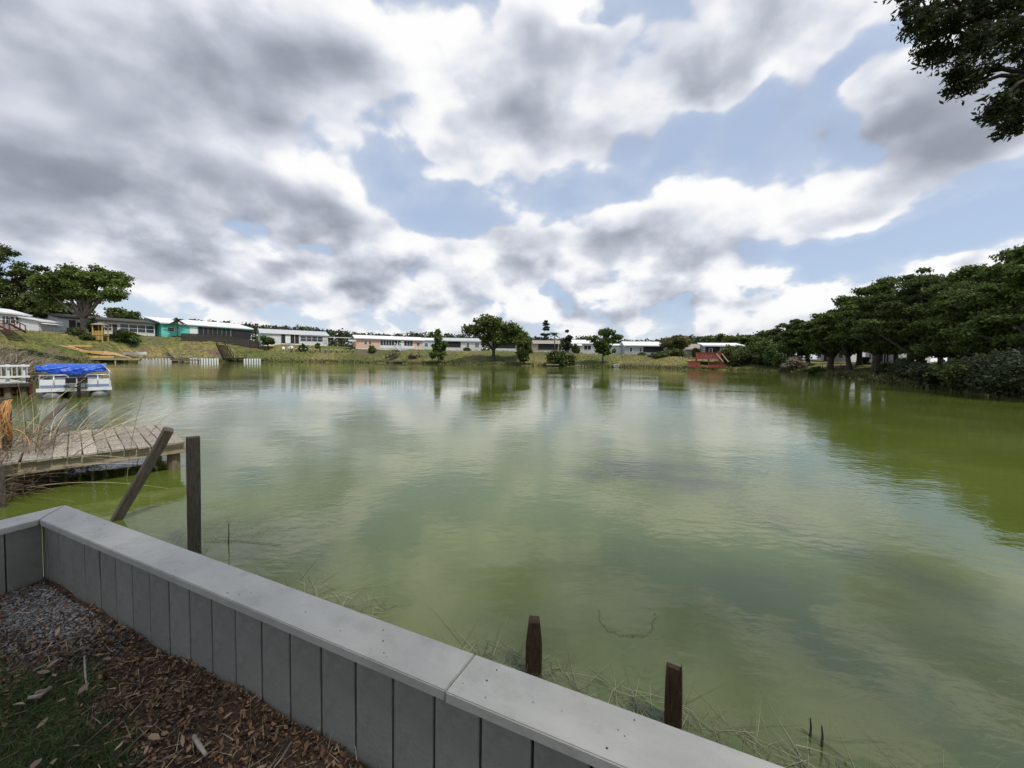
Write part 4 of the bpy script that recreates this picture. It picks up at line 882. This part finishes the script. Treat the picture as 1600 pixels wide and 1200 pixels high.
# ------------------------------------------------------------------ boats by the left bank
def rail_tube(pts, r, parent, name='rail', m='aluminium'):
    return MB().tube(pts, r, 6).build(name, m, parent, smooth=True)
def pontoon_boat():
    b = onz(174, 619, 0); ax = Vector((b.x, b.y, 0)).normalized(); W = 2.0; a = b - Vector((ax.y, -ax.x, 0)) * W; rz = math.atan2(-ax.x, ax.y)
    root = thing('pontoon_boat', 'white pontoon boat with bright blue tarp over it', 'boat', (a.x, a.y, 0), rz); L = 5.6
    for x in (.35, W - .35):
        MB().tube([(x, -.02, .1), (x, .25, .1), (x, L - .8, .1), (x, L, .28)], [.20, .3, .3, .06], 14).build('pontoon', 'pontoon_metal', root, smooth=True)
    MB().box(0, W, 0, L, .40, .50).build('deck', 'boat_white', root)
    MB().box(-.02, W + .02, -.03, -.003, .36, .54).build('deck_edge', 'boat_white', root)
    for x0, x1 in ((.06, W * .40), (W * .64, W - .04)):
        pn = MB().box(x0, x1, .04, .09, .52, .99).build('rail_panel', 'boat_white', root)
        MB().box(x0 + .02, x1 - .02, .028, .037, .56, .70).build('stripe', 'boat_stripe', pn)
        rail_tube([(x0, .06, .5), (x0, .06, 1.14), (x0 + .06, .06, 1.22), (x1 - .06, .06, 1.22), (x1, .06, 1.14), (x1, .06, .5)], .022, root)
        rail_tube([((x0 + x1) / 2, .02, .5), ((x0 + x1) / 2, .02, 1.2)], .018, root)
    MB().box(W * .41, W * .63, .05, .08, .52, .98).build('gate_panel', 'boat_white', root)
    for s in (.06, W - .06):
        MB().box(s - .025, s + .025, .12, L - .5, .52, .98).build('side_panel', 'boat_white', root)
        rail_tube([(s, .1, 1.2), (s, L * .5, 1.2), (s, L - .5, 1.2)], .022, root)
        for q in (.3, .55, .8): rail_tube([(s, L * q, .5), (s, L * q, 1.2)], .018, root)
    # outboard
    m = thing('outboard', None, None); m.parent = root; m.location = (W * .52, -.1, 0)
    MB().box(-.30, -.02, -.13, .0, .80, 1.08).build('cowling', 'black_plastic', m); MB().box(.02, .3, -.12, .0, .78, 1.10).build('battery_box', 'black_plastic', m)
    MB().tube([(.05, -.05, .78), (.05, -.08, .3), (.05, -.06, -.3)], [.06, .05, .05], 8).build('shaft', 'black_plastic', m)
    MB().bar((-.35, -.06, .62), (.3, -.2, .52), .06).build('tiller', 'black_plastic', m)
    # seats and frame under the tarp
    MB().box(W * .15, W * .85, 1.0, 4.6, .52, 1.05).build('seat_block', 'pale_tarp', root)
    for x in (.1, W - .1):
        for y in (.9, L - 1): rail_tube([(x, y, 1.2), (x * .9 + W * .05, y, 1.72)], .02, root, 'frame')
    rail_tube([(W - .25, .8, 1.78), (W + .02, .2, 1.3)], .018, root, 'frame')
    # tarp: sagging sheet hanging between the frame
    nx, ny = 34, 26; v = []; rr = random.Random(4); rngt = np.random.default_rng(3)
    for j in range(ny + 1):
        for i in range(nx + 1):
            x = -.08 + (W - .06) * i / nx; t = j / ny
            fold = .022 * math.sin(i * .55 + 3.0 * math.sin(j * .5)) + .016 * math.sin(i * 1.7 + j * .8)
            if t < .35:
                s = t / .35; sag = .16 * math.sin(math.pi * min(1, max(0, i / nx * 1.3 - .15))) ; z = 1.36 - sag + (1.70 - 1.36 + sag) * s + fold * .5; y = .66 + .10 * s + fold * 1.4 - .10 * math.sin(math.pi * s) * (.4 + .6 * abs(math.sin(i * .21)))
            else:
                s = (t - .35) / .65; z = 1.70 - .10 * math.sin(math.pi * s) * (1 + .5 * math.sin(i * .5)) + fold * .6; y = .76 + s * (L - 1.6)
            v.append((x, y, z))
    f = [(j * (nx + 1) + i, j * (nx + 1) + i + 1, (j + 1) * (nx + 1) + i + 1, (j + 1) * (nx + 1) + i) for j in range(ny) for i in range(nx)]
    root.scale = (1, 1, .76)
    o = MB().add(v, f).build('tarp', 'blue_tarp', root, smooth=True); md = o.modifiers.new('thick', 'SOLIDIFY'); md.thickness = .012
pontoon_boat()
def shelter():
    a = onz(-60, 623, 0); b = onz(58, 617, 0); rz = math.atan2(b.y - a.y, b.x - a.x); W = (b - a).length
    root = thing('boat_shelter', 'weathered dock with pale boards and white railing beside the blue boat', 'dock', (a.x, a.y - .2, 0), rz)
    for i in range(22):
        x = W * (i + .5) / 22; board('plank', (3.6, W / 22 - .015, .05), 'concrete', root, (x, 2.0, .70), (0, 0, math.pi / 2), .004)
    for i in range(14):
        x = W * (i + .5) / 14; board('railing_board', (.62, W / 14 - .03, .03), 'pale_tarp', root, (x, .16, 1.36), (0, math.pi / 2, 0), .004)
    MB().box(0, W, .10, .14, 1.60, 1.70).build('top_rail', 'white_paint', root); MB().box(0, W, .10, .14, 1.0, 1.1).build('low_rail', 'white_paint', root)
    root.scale = (1, 1, .76)
    MB().box(0, W, .05, .19, .50, .67).build('beam', 'dark_timber', root)
    for x in (.2, W * .35, W * .7, W - .15):
        MB().tube([(x, .3, -1), (x, .3, .49)], .11, 8).build('piling', 'pile_wood', root)
        MB().box(x - .05, x + .05, .2, .3, .72, 1.72).build('rail_post', 'white_paint', root)
    for x in (W * .45, W * .62, W * .8): MB().box(x, x + .5, .45, .6, -.2, .62).build('cross_board', 'red_brown', root)
shelter()

# ------------------------------------------------------------------ plank dock
def plank_dock():
    o = Vector((-5.25, 6.2, 0)); e1 = Vector((-.655, -.755, 0)).normalized(); e2 = Vector((-.755, .655, 0)).normalized()
    rz = math.atan2(e1.y, e1.x); top = .475
    root = thing('plank_dock', 'weathered plank dock on stout pilings behind the leaning post', 'dock', o, rz)
    # local x runs along e1; local y is rotated +90 deg from e1 -> check sign against e2
    ly = Vector((-e1.y, e1.x, 0)); s = 1 if ly.dot(e2) > 0 else -1; D = 2.32; rr = random.Random(6)
    w = .138; n = 14
    for i in range(n):
        x = .02 + i * w + w / 2; dl = rr.uniform(-.04, .03)
        board('plank', (D + dl, w - .010, .036), 'deck_wood', root, (x, s * (D / 2 - .03 + rr.uniform(-.015, .015)), top - .018 + rr.uniform(-.005, .004)), (0, rr.uniform(-.003, .003), math.pi / 2 + rr.uniform(-.008, .008)), .004, .0025, i)
    Lb = n * w + .05
    for y, nm in ((.06, 'beam'), (D - .10, 'beam')): board('beam', (Lb, .045, .16), 'beam_wood', root, (Lb / 2 - .04, s * y, top - .036 - .082), (0, 0, 0), .005)
    board('beam', (D - .26, .045, .14), 'beam_wood', root, (.03, s * D / 2, top - .036 - .075), (0, 0, math.pi / 2), .005)
    for x in (.7, 1.35): board('joist', (D - .26, .04, .13), 'beam_wood', root, (x, s * D / 2, top - .036 - .07), (0, 0, math.pi / 2), .005)
    for x, y in ((.14, .20), (.14, D - .25), (Lb - .2, .20), (Lb - .2, D - .25)):
        MB().tube([(x, s * y, -1), (x, s * y, .1), (x, s * y, top - .04)], [.085, .085, .082], 12).build('piling', 'pile_wood', root, smooth=False)
    # broken inner boards next to the bank
    for i, (x, l, a) in enumerate(((2.05, 1.1, .12), (2.22, .8, -.1), (2.38, 1.4, .05), (2.55, .9, .2))):
        board('broken_plank', (l, .14, .036), 'deck_wood', root, (x, s * (l / 2 + .02 + .1 * i), top - .06 - .03 * i), (.05 * i, .04, math.pi / 2 + a), .004, .003, 40 + i)
plank_dock()

# ------------------------------------------------------------------ posts standing in the water
def post(name, label, foot, top, w, m, seed, cat='post', point=0.0, jag=0.0):
    foot, top = Vector(foot), Vector(top); d = (top - foot); L = d.length; rr = random.Random(seed); k = 9; v = []
    sec = [(-1, -.86), (-.86, -1), (.86, -1), (1, -.86), (1, .86), (.86, 1), (-.86, 1), (-1, .86)]
    for i in range(k):
        t = i / (k - 1); sh = 1 - point * max(0, (t - .93) / .07)
        for (a, b) in sec:
            q = w / 2 * sh * (1 + rr.uniform(-.045, .045)); z = L * t + (rr.uniform(-jag, jag) if i == k - 1 else 0)
            v.append((a * q, b * q, z))
    f = [(i * 8 + j, i * 8 + (j + 1) % 8, i * 8 + 8 + (j + 1) % 8, i * 8 + 8 + j) for i in range(k - 1) for j in range(8)] + [tuple(range(8))[::-1], tuple(range((k - 1) * 8, k * 8))]
    me = MB().add(v, f).mesh(name); o = link(name, me, m); yaw = -math.atan2(foot.x, foot.y) + .12 * (rr.random() - .5); q = Vector((0, 0, 1)).rotation_difference(d.normalized()) @ Euler((0, 0, yaw)).to_quaternion()
    o.rotation_mode = 'QUATERNION'; o.rotation_quaternion = q; o.location = foot
    return tag(o, label, cat)
def foot_top(px, pyt, Y, dx=0.0, z0=-.8):
    t = at(px, pyt, Y); return (t.x + dx, t.y, z0), tuple(t)
f_, t_ = foot_top(301.5, 683, 3.6, -.01); post('wooden_post', 'tall square dark post standing behind the grey wall', f_, t_, .102, 'old_post', 1)
f_, t_ = foot_top(835, 968, 2.28, -.005); post('wooden_post', 'short dark brown post stub, the one closer to the cap joint', f_, t_, .095, 'wet_post', 2, point=.35, jag=.008)
f_, t_ = foot_top(1054, 1042, 1.94, -.01); post('wooden_post', 'short rotten post stub with splintered top, nearest the lower edge', f_, t_, .082, 'wet_post', 3, point=.1, jag=.022)
f_, t_ = foot_top(9, 622, 5.4); post('wooden_post', 'dark post at the photo edge with orange rope hung on it', f_, t_, .092, 'old_post', 4)
f_, t_ = foot_top(-3, 728, 4.6); post('wooden_post', 'low dark post in the reeds at the far left edge', f_, t_, .10, 'old_post', 5)
a = onz(182, 812, 0); d = (at(264, 671, 4.32) - a); post('leaning_post', 'weathered square post leaning over in front of the dock', a - d * .4, a + d, .088, 'old_post', 6)
a = at(42, 690, 7.4); b = at(104, 626, 8.2); post('leaning_timber', 'thin rotten timber leaning behind the dock beside the reeds', a - (b - a) * .5, b, .085, 'old_post', 7, 'timber')
# pipe and sticks in the reeds
def rope():
    rr = random.Random(9); f0 = at(9, 622, 5.4); c = Vector((f0.x + .10, f0.y - .09, f0.z - .02)); m = MB()
    for i in range(13):
        L = rr.uniform(.30, .62); sp = rr.uniform(.02, .07); ph = rr.uniform(-.01, .06); pts = []
        for k in range(15):
            t = k / 14; a = math.pi * 2 * t
            pts.append(c + Vector((ph + sp * math.sin(a), rr.uniform(-.03, .02) + .04 * math.cos(a * 2), -L * (1 - math.cos(a)) / 2)))
        m.tube(pts, .0075, 5, False)
    pts = []
    for k in range(30):
        a = k / 29 * 6.0; pts.append(c + Vector((.16 + .2 * math.cos(a + 2), -.03, -.62 + .22 * math.sin(a + 2))))
    m.tube(pts, .006, 5, False)
    tag(m.build('rope', 'rope', smooth=True), 'frayed orange rope coil hanging on the edge post', 'rope')
rope()
def reeds():
    for i, (X, Y, n, L0, L1, dirx, diry, lb, sp) in enumerate((
            (-7.15, 5.45, 150, 1.1, 2.4, .40, .10, 'pale dry reeds arching over the dock from the edge post', (.32, .3)), (-6.75, 4.75, 90, .5, 1.4, .1, .05, 'short dry reeds on the bank at the dock end', (.22, .22)),
            (-7.8, 6.3, 90, 1.0, 2.2, .45, .2, 'dry reeds behind the rope post reaching towards the boat', (.5, .4)))):
        rng = np.random.default_rng(400 + i); root = thing('reed_clump', lb, 'reeds', (X, Y, max(.02, gz(X, Y))))
        b = np.c_[rng.normal(size=n) * sp[0], rng.normal(size=n) * sp[1], np.full(n, -.05)]; d = np.c_[dirx + rng.normal(size=n) * .55, diry + rng.normal(size=n) * .4, .75 + .5 * rng.random(n)]
        v, f = blades(b, d, L0 + (L1 - L0) * rng.random(n), .008 + .012 * rng.random(n), rng, 10, .5); link('stalks', np_mesh('stalks', v, f), 'reed', root)
        n = 1300; b = np.c_[rng.normal(size=n) * sp[0] * .75, rng.normal(size=n) * sp[1] * 1.1, .02 + .6 * rng.random(n) ** 2.2]; d = rng.normal(size=(n, 3)); d[:, 2] = np.abs(d[:, 2]) * .5
        v, f = blades(b, d, .12 + .4 * rng.random(n), np.full(n, .011), rng, 3, .5); link('thatch', np_mesh('thatch', v, f), 'thatch', root)
reeds()
# floating and drowned weeds outside the wall
def water_weeds():
    rng = np.random.default_rng(77); B = []; D = []; Ln = []; Wd = []
    def patch(u0, u1, n0, n1, k, up, l0, l1):
        u = rng.uniform(u0, u1, k); n = n0 + (n1 - n0) * rng.random(k) ** 1.4
        p = np.c_[u * U.x + n * N_.x, u * U.y + n * N_.y, np.full(k, .004) + .006 * rng.random(k)]
        d = rng.normal(size=(k, 3)); d[:, 2] = np.abs(rng.normal(size=k)) * up + .02
        B.append(p); D.append(d); Ln.append(l0 + (l1 - l0) * rng.random(k) ** 2); Wd.append(.0018 + .0026 * rng.random(k))
    patch(-1.3, 1.6, 1.30, 2.25, 2600, .08, .06, .35); patch(-.9, 1.6, 1.3, 2.1, 1900, .9, .05, .18); patch(-1.6, 2.2, 1.28, 1.6, 700, .5, .05, .25); patch(-2.9, -1.9, 1.4, 2.3, 420, .15, .1, .35); patch(-2.7, -2.0, 1.5, 2.1, 120, 2.5, .1, .3)
    patch(1.2, 3.2, 1.25, 1.7, 90, 1.0, .1, .3); patch(-4.8, -4.0, 1.9, 2.8, 120, .3, .1, .35)
    B = np.concatenate(B); D = np.concatenate(D); Ln = np.concatenate(Ln); Wd = np.concatenate(Wd)
    v, f = blades(B, D, Ln, Wd, rng, 6, .35); v[:, 2] = np.maximum(v[:, 2], .003)
    tag(link('water_weeds', np_mesh('water_weeds', v, f), 'weed'), 'straggly weeds in the shallows outside the grey wall', 'weeds', None, 'stuff')
water_weeds()
rr = random.Random(12)
for i, (pts, lb) in enumerate((([(1190, 1152), (1165, 1140), (1225, 1118), (1260, 1100)], None),)):
    pass
for px, y0, y1, lb in ((1266, 1150, 1122, 'thin reed stem upright in the shallows, the one nearer the post stub'), (1284, 1166, 1134, 'thin reed stem upright in the shallows, the one nearer the photo edge'), (357, 850, 818, 'thin upright stick in the water beside the tall post')):
    a = onz(px, y0, 0); b = at(px, y1, a.y)
    tag(MB().tube([a - Vector((0, 0, .2)), a, (a + b) / 2 + Vector((.004, 0, 0)), b], [.006, .006, .005, .003], 6).build('water_reed', 'old_post'), lb, 'stem', 'stems in the shallows')
for pts, lb in (([(935, 955), (938, 975), (965, 992), (1010, 993), (1023, 975), (1022, 955)], 'curved pale stem floating between the two post stubs'), ([(1255, 1140), (1300, 1160), (1330, 1200)], 'long pale stem floating near the lower edge'), ([(318, 845), (380, 842), (440, 852)], 'pale stick floating beside the tall post')):
    q = [onz(x, y, .008) for x, y in pts]
    q = [q[0]] + [c for i in range(len(q) - 2) for c in bez((q[i] + q[i + 1]) / 2 if i else q[0], q[i + 1], (q[i + 1] + q[i + 2]) / 2 if i < len(q) - 3 else q[-1], 6)]
    tag(MB().tube([c + Vector((.012 * math.sin(i * 1.7), .012 * math.sin(i * 2.3 + 1), 0)) for i, c in enumerate(q)], .0022, 5).build('floating_stem', 'weed', smooth=True), lb, 'stem', None)

# ------------------------------------------------------------------ grey timber wall in front
CAP_T, CAP_Z = .04, .76
def grey_wall():
    u0, n_in, n_out, u_end = -3.931, 1.081, 1.268, 3.6
    root = thing('timber_wall', 'low grey painted plank wall with broad flat cap along the lake', 'wall', un(u0, n_in, .35), math.atan2(U.y, U.x))
    # local frame: x along U from the inner corner, y towards the lake, z from the lawn
    zc = CAP_Z - .35; w = .1855; rr = random.Random(2); k = 0; x = .02
    board('plank', (.76, .066, .022), 'grey_paint', root, (-.015, .034, zc - CAP_T - .003 - .38), (0, math.pi / 2, math.pi / 2), .003)
    while x < u_end - u0:
        wj = w if x > .03 else w * .97
        board('plank', (.40 + .36, wj - .010, .022), 'grey_paint', root, (x + wj / 2, .022 + .011 + rr.uniform(-.0025, .0025), zc - CAP_T - .003 - .38), (0, math.pi / 2, math.pi / 2), .003, 0, 0)
        x += wj; k += 1
    MB().box(.0, u_end - u0, .046, .075, -.4, zc - CAP_T - .004).build('backing', 'black_plastic', root)
    for i in range(19):                                          # outer face seen from the water
        xx = .02 + i * .40; board('outer_plank', (.95, .39, .022), 'grey_paint', root, (xx + .2, n_out - n_in - .03, zc - CAP_T - .003 - .475), (0, math.pi / 2, math.pi / 2), .003)
    # cap boards, mitred at the corner and butted at the joint
    def cap(pts):
        m = MB(); n = len(pts); m.add([(a, b, zc - CAP_T) for a, b in pts] + [(a, b, zc) for a, b in pts], [tuple(range(n))[::-1], tuple(range(n, 2 * n))] + [(i, (i + 1) % n, n + (i + 1) % n, n + i) for i in range(n)])
        me = m.mesh('cap_board'); bm = bmesh.new(); bm.from_mesh(me); bmesh.ops.bevel(bm, geom=[e for e in bm.edges], offset=.004, segments=2, affect='EDGES'); bm.to_mesh(me); bm.free()
        return link('cap_board', me, 'cap_paint', root)
    wd = n_out - n_in; cw = .215; xj = -.712 - u0 + .01
    cap([(0.0, 0), (xj - .002, 0), (xj + .012, wd), (-cw, wd)])
    cap([(xj + .002, -.003), (u_end - u0, -.003), (u_end - u0, wd), (xj + .016, wd)])
    cap([(-.003, -.003), (-cw - .003, wd - .003), (-cw - .003, -2.2), (-.003 + .004, -2.2)])
    # return wall running back to the left
    y = .018; i = 0
    while y > -2.2:
        wj = .16 if i == 0 else w * 1.9
        board('return_plank', (.76, wj - .006, .022), 'grey_paint', root, (-.035, y - wj / 2, zc - CAP_T - .003 - .38), (0, math.pi / 2, 0), .003); y -= wj; i += 1
    MB().box(-cw + .03, -.05, -2.2, .02, -.4, zc - CAP_T - .004).build('return_core', 'black_plastic', root)
    # nail heads and specks along the cap
    nb = MB(); rr = random.Random(21)
    for i in range(15):
        bx = .12 + i * .46
        for yy in (.035, .095, .15):
            if rr.random() < .72:
                a, b = bx + rr.uniform(-.05, .05), yy + rr.uniform(-.012, .012); r = rr.uniform(.0022, .0042); z = zc + .0006
                nb.add([(a + r * math.cos(q * 1.0472), b + r * math.sin(q * 1.0472), z) for q in range(6)] + [(a + .6 * r * math.cos(q * 1.0472), b + .6 * r * math.sin(q * 1.0472), z + .0008) for q in range(6)], [(q, (q + 1) % 6, 6 + (q + 1) % 6, 6 + q) for q in range(6)] + [(6, 7, 8, 9, 10, 11)])
    tag(nb.build('nail_heads', 'nail_dark', root), None, None, None, 'stuff')
    sp = MB()
    for i in range(60):
        a, b, r = rr.uniform(.0, u_end - u0), rr.uniform(.01, wd - .01), rr.uniform(.001, .0032); z = zc + .0008
        sp.add([(a - r, b - r * .6, z), (a + r, b - r, z), (a + r * .7, b + r, z), (a - r, b + r * .8, z), (a, b, z + r * .8)], [(0, 1, 4), (1, 2, 4), (2, 3, 4), (3, 0, 4)])
    tag(sp.build('specks', 'twig', root), None, None, None, 'stuff')
grey_wall()

# ------------------------------------------------------------------ lawn, litter, gravel
def lawn_z(u, n): return .315 + .016 * np.sin(u * 4.1 + n * 2.3) * np.sin(n * 5.2 - u) + .010 * np.sin(u * 13 + 2 * np.sin(n * 9)) + .03 * np.clip((n - .72) / .4, 0, 1) * np.clip((-3.0 - u) / .8, 0, 1)
us, ns = np.linspace(-3.98, 6.5, 210), np.linspace(-6, 1.125, 150)
UU, NN = np.meshgrid(us, ns); ZZ = lawn_z(UU, NN)
ii = (np.arange(149)[:, None] * 210 + np.arange(209)[None]).ravel()
tag(link('lawn', np_mesh('lawn', np.stack([UU * U.x + NN * N_.x, UU * U.y + NN * N_.y, ZZ], -1).reshape(-1, 3), np.stack([ii, ii + 1, ii + 211, ii + 210], -1), True), 'soil'), 'bare soil and leaf litter on the near bank', None, None, 'structure')
def mask_gravel(u, n): return np.clip(1.25 - np.hypot((u + 3.45) / .75, (n - .98) / .27) * 1.0, 0, 1)
def mask_grass(u, n):
    w = .18 * np.sin(u * 5 + 1) + .12 * np.sin(u * 11 + n * 7) + .1 * np.sin(n * 13 - u * 6)
    edge = np.interp(u, [-4, -3.2, -2.6, -2.0, -1.4, -.8, 0, 3], [.76, .79, .83, .80, .74, .62, .42, .2])
    return np.clip((edge - n + w * .45) / .12, 0, 1)
def scatter(k, rng, u0=-3.92, u1=3.0, n0=-.9, n1=1.10): return rng.uniform(u0, u1, k), rng.uniform(n0, n1, k)
def to_xyz(u, n, dz): return np.c_[u * U.x + n * N_.x, u * U.y + n * N_.y, lawn_z(u, n) + dz]
def leaf_shapes(p, L, rng, tilt=.45, wid=.42):
    """curled oak leaves: spine of three points with two wings"""
    n = len(p); a = rng.random(n) * 6.283; t = np.c_[np.cos(a), np.sin(a), rng.normal(size=n) * tilt]; t /= np.linalg.norm(t, axis=1)[:, None]
    up = np.c_[rng.normal(size=(n, 2)) * tilt, np.ones(n)]; s = np.cross(up, t); s /= np.linalg.norm(s, axis=1)[:, None]; nn = np.cross(t, s)
    L = L[:, None]; w = L * wid * (.7 + .6 * rng.random((n, 1))) / 2; c = L * rng.uniform(-.05, .22, (n, 1)); d = w * rng.uniform(-.2, .9, (n, 1))
    v = np.stack([p - t * L / 2 + nn * c, p - t * L * .12 + s * w + nn * d, p + t * L * .22 + s * w * .85 + nn * d, p + t * L / 2 + nn * c, p + t * L * .22 - s * w * .85 + nn * d, p - t * L * .12 - s * w + nn * d, p - t * L * .12, p + t * L * .22], 1)
    f0 = np.array([[0, 6, 1, 1], [0, 5, 6, 6]]); q = np.array([[6, 7, 2, 1], [5, 4, 7, 6]]); tri = np.array([[0, 6, 1], [6, 7, 2], [6, 2, 1], [7, 3, 2], [0, 5, 6], [5, 4, 7], [5, 7, 6], [4, 3, 7]])
    return v.reshape(-1, 3), (np.arange(n)[:, None, None] * 8 + tri[None]).reshape(-1, 3)
def litter():
    rng = np.random.default_rng(31)
    u, n = scatter(120000, rng); g = mask_grass(u, n); gr = mask_gravel(u, n); k = rng.random(len(u)) < (1 - .88 * g) * (1 - .93 * gr); u, n = u[k], n[k]
    v, f = leaf_shapes(to_xyz(u, n, .002 + .018 * rng.random(len(u))), .009 + .027 * rng.random(len(u)) ** 2.2, rng, .5, .40)
    tag(link('leaf_litter', np_mesh('leaf_litter', v, f), 'leaf_litter'), 'brown oak leaf litter lying along the grey wall', 'leaves', None, 'stuff')
    u, n = scatter(4200, rng); k = rng.random(len(u)) < (1 - .7 * mask_grass(u, n)) * (1 - .6 * mask_gravel(u, n)); u, n = u[k], n[k]
    d = rng.normal(size=(len(u), 3)); d[:, 2] = np.abs(d[:, 2]) * .12
    v, f = blades(to_xyz(u, n, .02 + .012 * rng.random(len(u))), d, .03 + .10 * rng.random(len(u)) ** 2, .0015 + .0025 * rng.random(len(u)), rng, 3, .15)
    tag(link('straw', np_mesh('straw', v, f), 'reed'), 'bits of straw and fine twigs in the litter', 'straw', None, 'stuff')
    u, n = scatter(130000, rng, -3.92, 2.6, -.6, 1.0); k = rng.random(len(u)) < mask_grass(u, n) * (1 - mask_gravel(u, n)) + .015; u, n = u[k], n[k]
    d = rng.normal(size=(len(u), 3)) * .55; d[:, 2] = 1
    v, f = blades(to_xyz(u, n, -.005), d, .03 + .05 * rng.random(len(u)), .0035 + .003 * rng.random(len(u)), rng, 3, .55)
    tag(link('grass', np_mesh('grass', v, f), 'grass_near'), 'dark green turf grass growing on the near bank', 'grass', None, 'stuff')
    u, n = scatter(30000, rng, -3.92, -2.5, -.1, 1.07); k = rng.random(len(u)) < mask_gravel(u, n) * 1.1; u, n = u[k], n[k]; m = len(u)
    p = to_xyz(u, n, .002); s = (.003 + .008 * rng.random(m) ** 2.5)[:, None]
    oc = np.array([[1, 0, 0], [0, 1, 0], [-1, 0, 0], [0, -1, 0], [0, 0, .8], [0, 0, -.5]]); v = p[:, None] + (oc[None] * (.7 + .6 * rng.random((m, 6, 1)))) * s[:, None]
    tri = np.array([[0, 1, 4], [1, 2, 4], [2, 3, 4], [3, 0, 4], [1, 0, 5], [2, 1, 5], [3, 2, 5], [0, 3, 5]])
    tag(link('gravel', np_mesh('gravel', v.reshape(-1, 3), (np.arange(m)[:, None, None] * 6 + tri[None]).reshape(-1, 3)), 'gravel'), 'pale crushed shell gravel in the wall corner', 'gravel', None, 'stuff')
litter()
# single larger leaves that can be told apart
rng = np.random.default_rng(55); LM = []
for k in range(4):
    v, f = leaf_shapes(np.zeros((1, 3)), np.array([1.0]), np.random.default_rng(k + 3), .12, .45); me = np_mesh('fallen_leaf', v, f, True); me.materials.append(M('leaf_tan')); LM.append(me)
for i in range(70):
    u, n = rng.uniform(-3.6, -.7), rng.uniform(.45, 1.0)
    p = to_xyz(np.array([u]), np.array([n]), .034)[0]
    o = link('fallen_leaf', LM[i % 4], None, None, tuple(p), (rng.normal() * .2, rng.normal() * .2, rng.random() * 6.28)); s = rng.uniform(.032, .058); o.scale = (s, s, s)
    tag(o, 'larger dry tan oak leaf lying on top of the litter', 'leaf', 'larger dry leaves on the near bank')
for pts, r, lb in (([(78, 1075), (62, 1088), (45, 1090)], .010, 'forked pale stick lying on the grass nearest the photo edge'), ([(303, 1150), (312, 1165), (322, 1180)], .008, 'short thick pale stick in the leaf litter'),
                   ([(132, 1025), (133, 1050), (136, 1078)], .004, 'thin grey twig lying on the litter near the gravel'), ([(455, 1160), (440, 1185), (428, 1199)], .004, 'thin twig lying at the foot of the grey wall')):
    q = [onz(x, y, .35) for x, y in pts]
    tag(MB().tube(q, [r, r * 1.1, r * .7], 7).build('stick', 'twig', smooth=True), lb, 'stick')

# ------------------------------------------------------------------ near oak whose boughs hang into the picture
def near_oak():
    rng = np.random.default_rng(90); base = Vector((8.5, -6.0, .5)); root = thing('near_oak', 'dark oak bough hanging into the sky from a tree out of frame', 'tree', base)
    tb = MB(); fork = Vector((0, 0, 2.6)); tb.tube([(0, 0, -.6), (0, 0, 0), (.1, 0, 1.4), fork], [.6, .48, .38, .36], 12)
    cs = []; rs = []
    def limb(e, r0, mid=None):
        e = Vector(e) - base; m = fork + (e - fork) * .5 + Vector((0, 0, 1.1)); pts = bez(fork, m, e, 8); tb.tube(pts, [r0 * (1 - .11 * i) for i in range(8)], 7); return pts
    def clump(c, r, tw=None):
        c = Vector(c) - base; cs.append(tuple(c)); rs.append((r, r, r * .75)); return c
    # visible bough: clumps set by direction at about 4.5 m
    vis = [(1450, 20, .42), (1490, 45, .46), (1525, 25, .46), (1465, 75, .34), (1505, 85, .34), (1545, 60, .36), (1490, 115, .22), (1520, 118, .2), (1500, 140, .11), (1560, 15, .4), (1440, 50, .2), (1430, 28, .16),
           (1585, 160, .34), (1565, 180, .26), (1600, 130, .34), (1590, 195, .2), (1555, 165, .17), (1600, 80, .28), (1620, 40, .5), (1640, 150, .5), (1580, 45, .2), (1480, -20, .5), (1540, -40, .6), (1600, -30, .6), (1430, -20, .3)]
    l1 = limb(at(1530, 30, 4.6), .16); l2 = limb(at(1625, 120, 4.2), .14)
    for px, py, r in vis:
        c0 = at(px, py, 4.4 + .25 * rng.normal()); c = c0 - base
        for _ in range(int(34 * r) + 2):
            d_ = rng.normal(size=3); d_ /= np.linalg.norm(d_); q_ = clump(c0 + Vector(d_) * r * .72 * rng.random() ** .5, rng.uniform(.06, .12)); tb.tube([c, (c + q_) / 2 + Vector((0, 0, .03)), q_], [.009, .006, .003], 4, False)
        p = min(l1[3:] + l2[3:], key=lambda q: (q - c).length)
        tb.tube([p, p + (c - p) * .5 + Vector((0, 0, .08)), c, c + Vector((-.12, .03, -.1))], [.03, .02, .012, .005], 5, False)
    nv = len(cs)
    for i in range(16): clump((rng.uniform(-2.0, 2.2), rng.uniform(-1.6, 1.5), rng.uniform(6.4, 7.8)), .9)  # extra unseen clumps, added to shade the return wall
    for i in range(110):                                 # unseen rest of crown, spread over and behind the viewer for foreground shade
        a = rng.random() * 6.283; r = rng.random() ** .5
        c = Vector((3.6 + 8.0 * r * math.cos(a), -4.2 + 5.2 * r * math.sin(a), 6.3 + 3.2 * math.sqrt(max(0, 1 - r * r * .95)) * rng.random()))
        clump(c, 1.15)
        if i % 8 == 0: limb(c, .14)
    tb.build('trunk', 'bark', root, smooth=True)
    v, f = leaf_quads(np.array(cs[:nv]), np.array(rs[:nv]), 15000, .024, rng, .2, 2.6); link('crown', np_mesh('crown', v, f), 'leaf_near', root)
    v, f = leaf_quads(np.array(cs[nv:]), np.array(rs[nv:]), 25000, .11, rng, .3, 1.9); link('crown', np_mesh('crown', v, f), 'leaf_near', root)
near_oak()
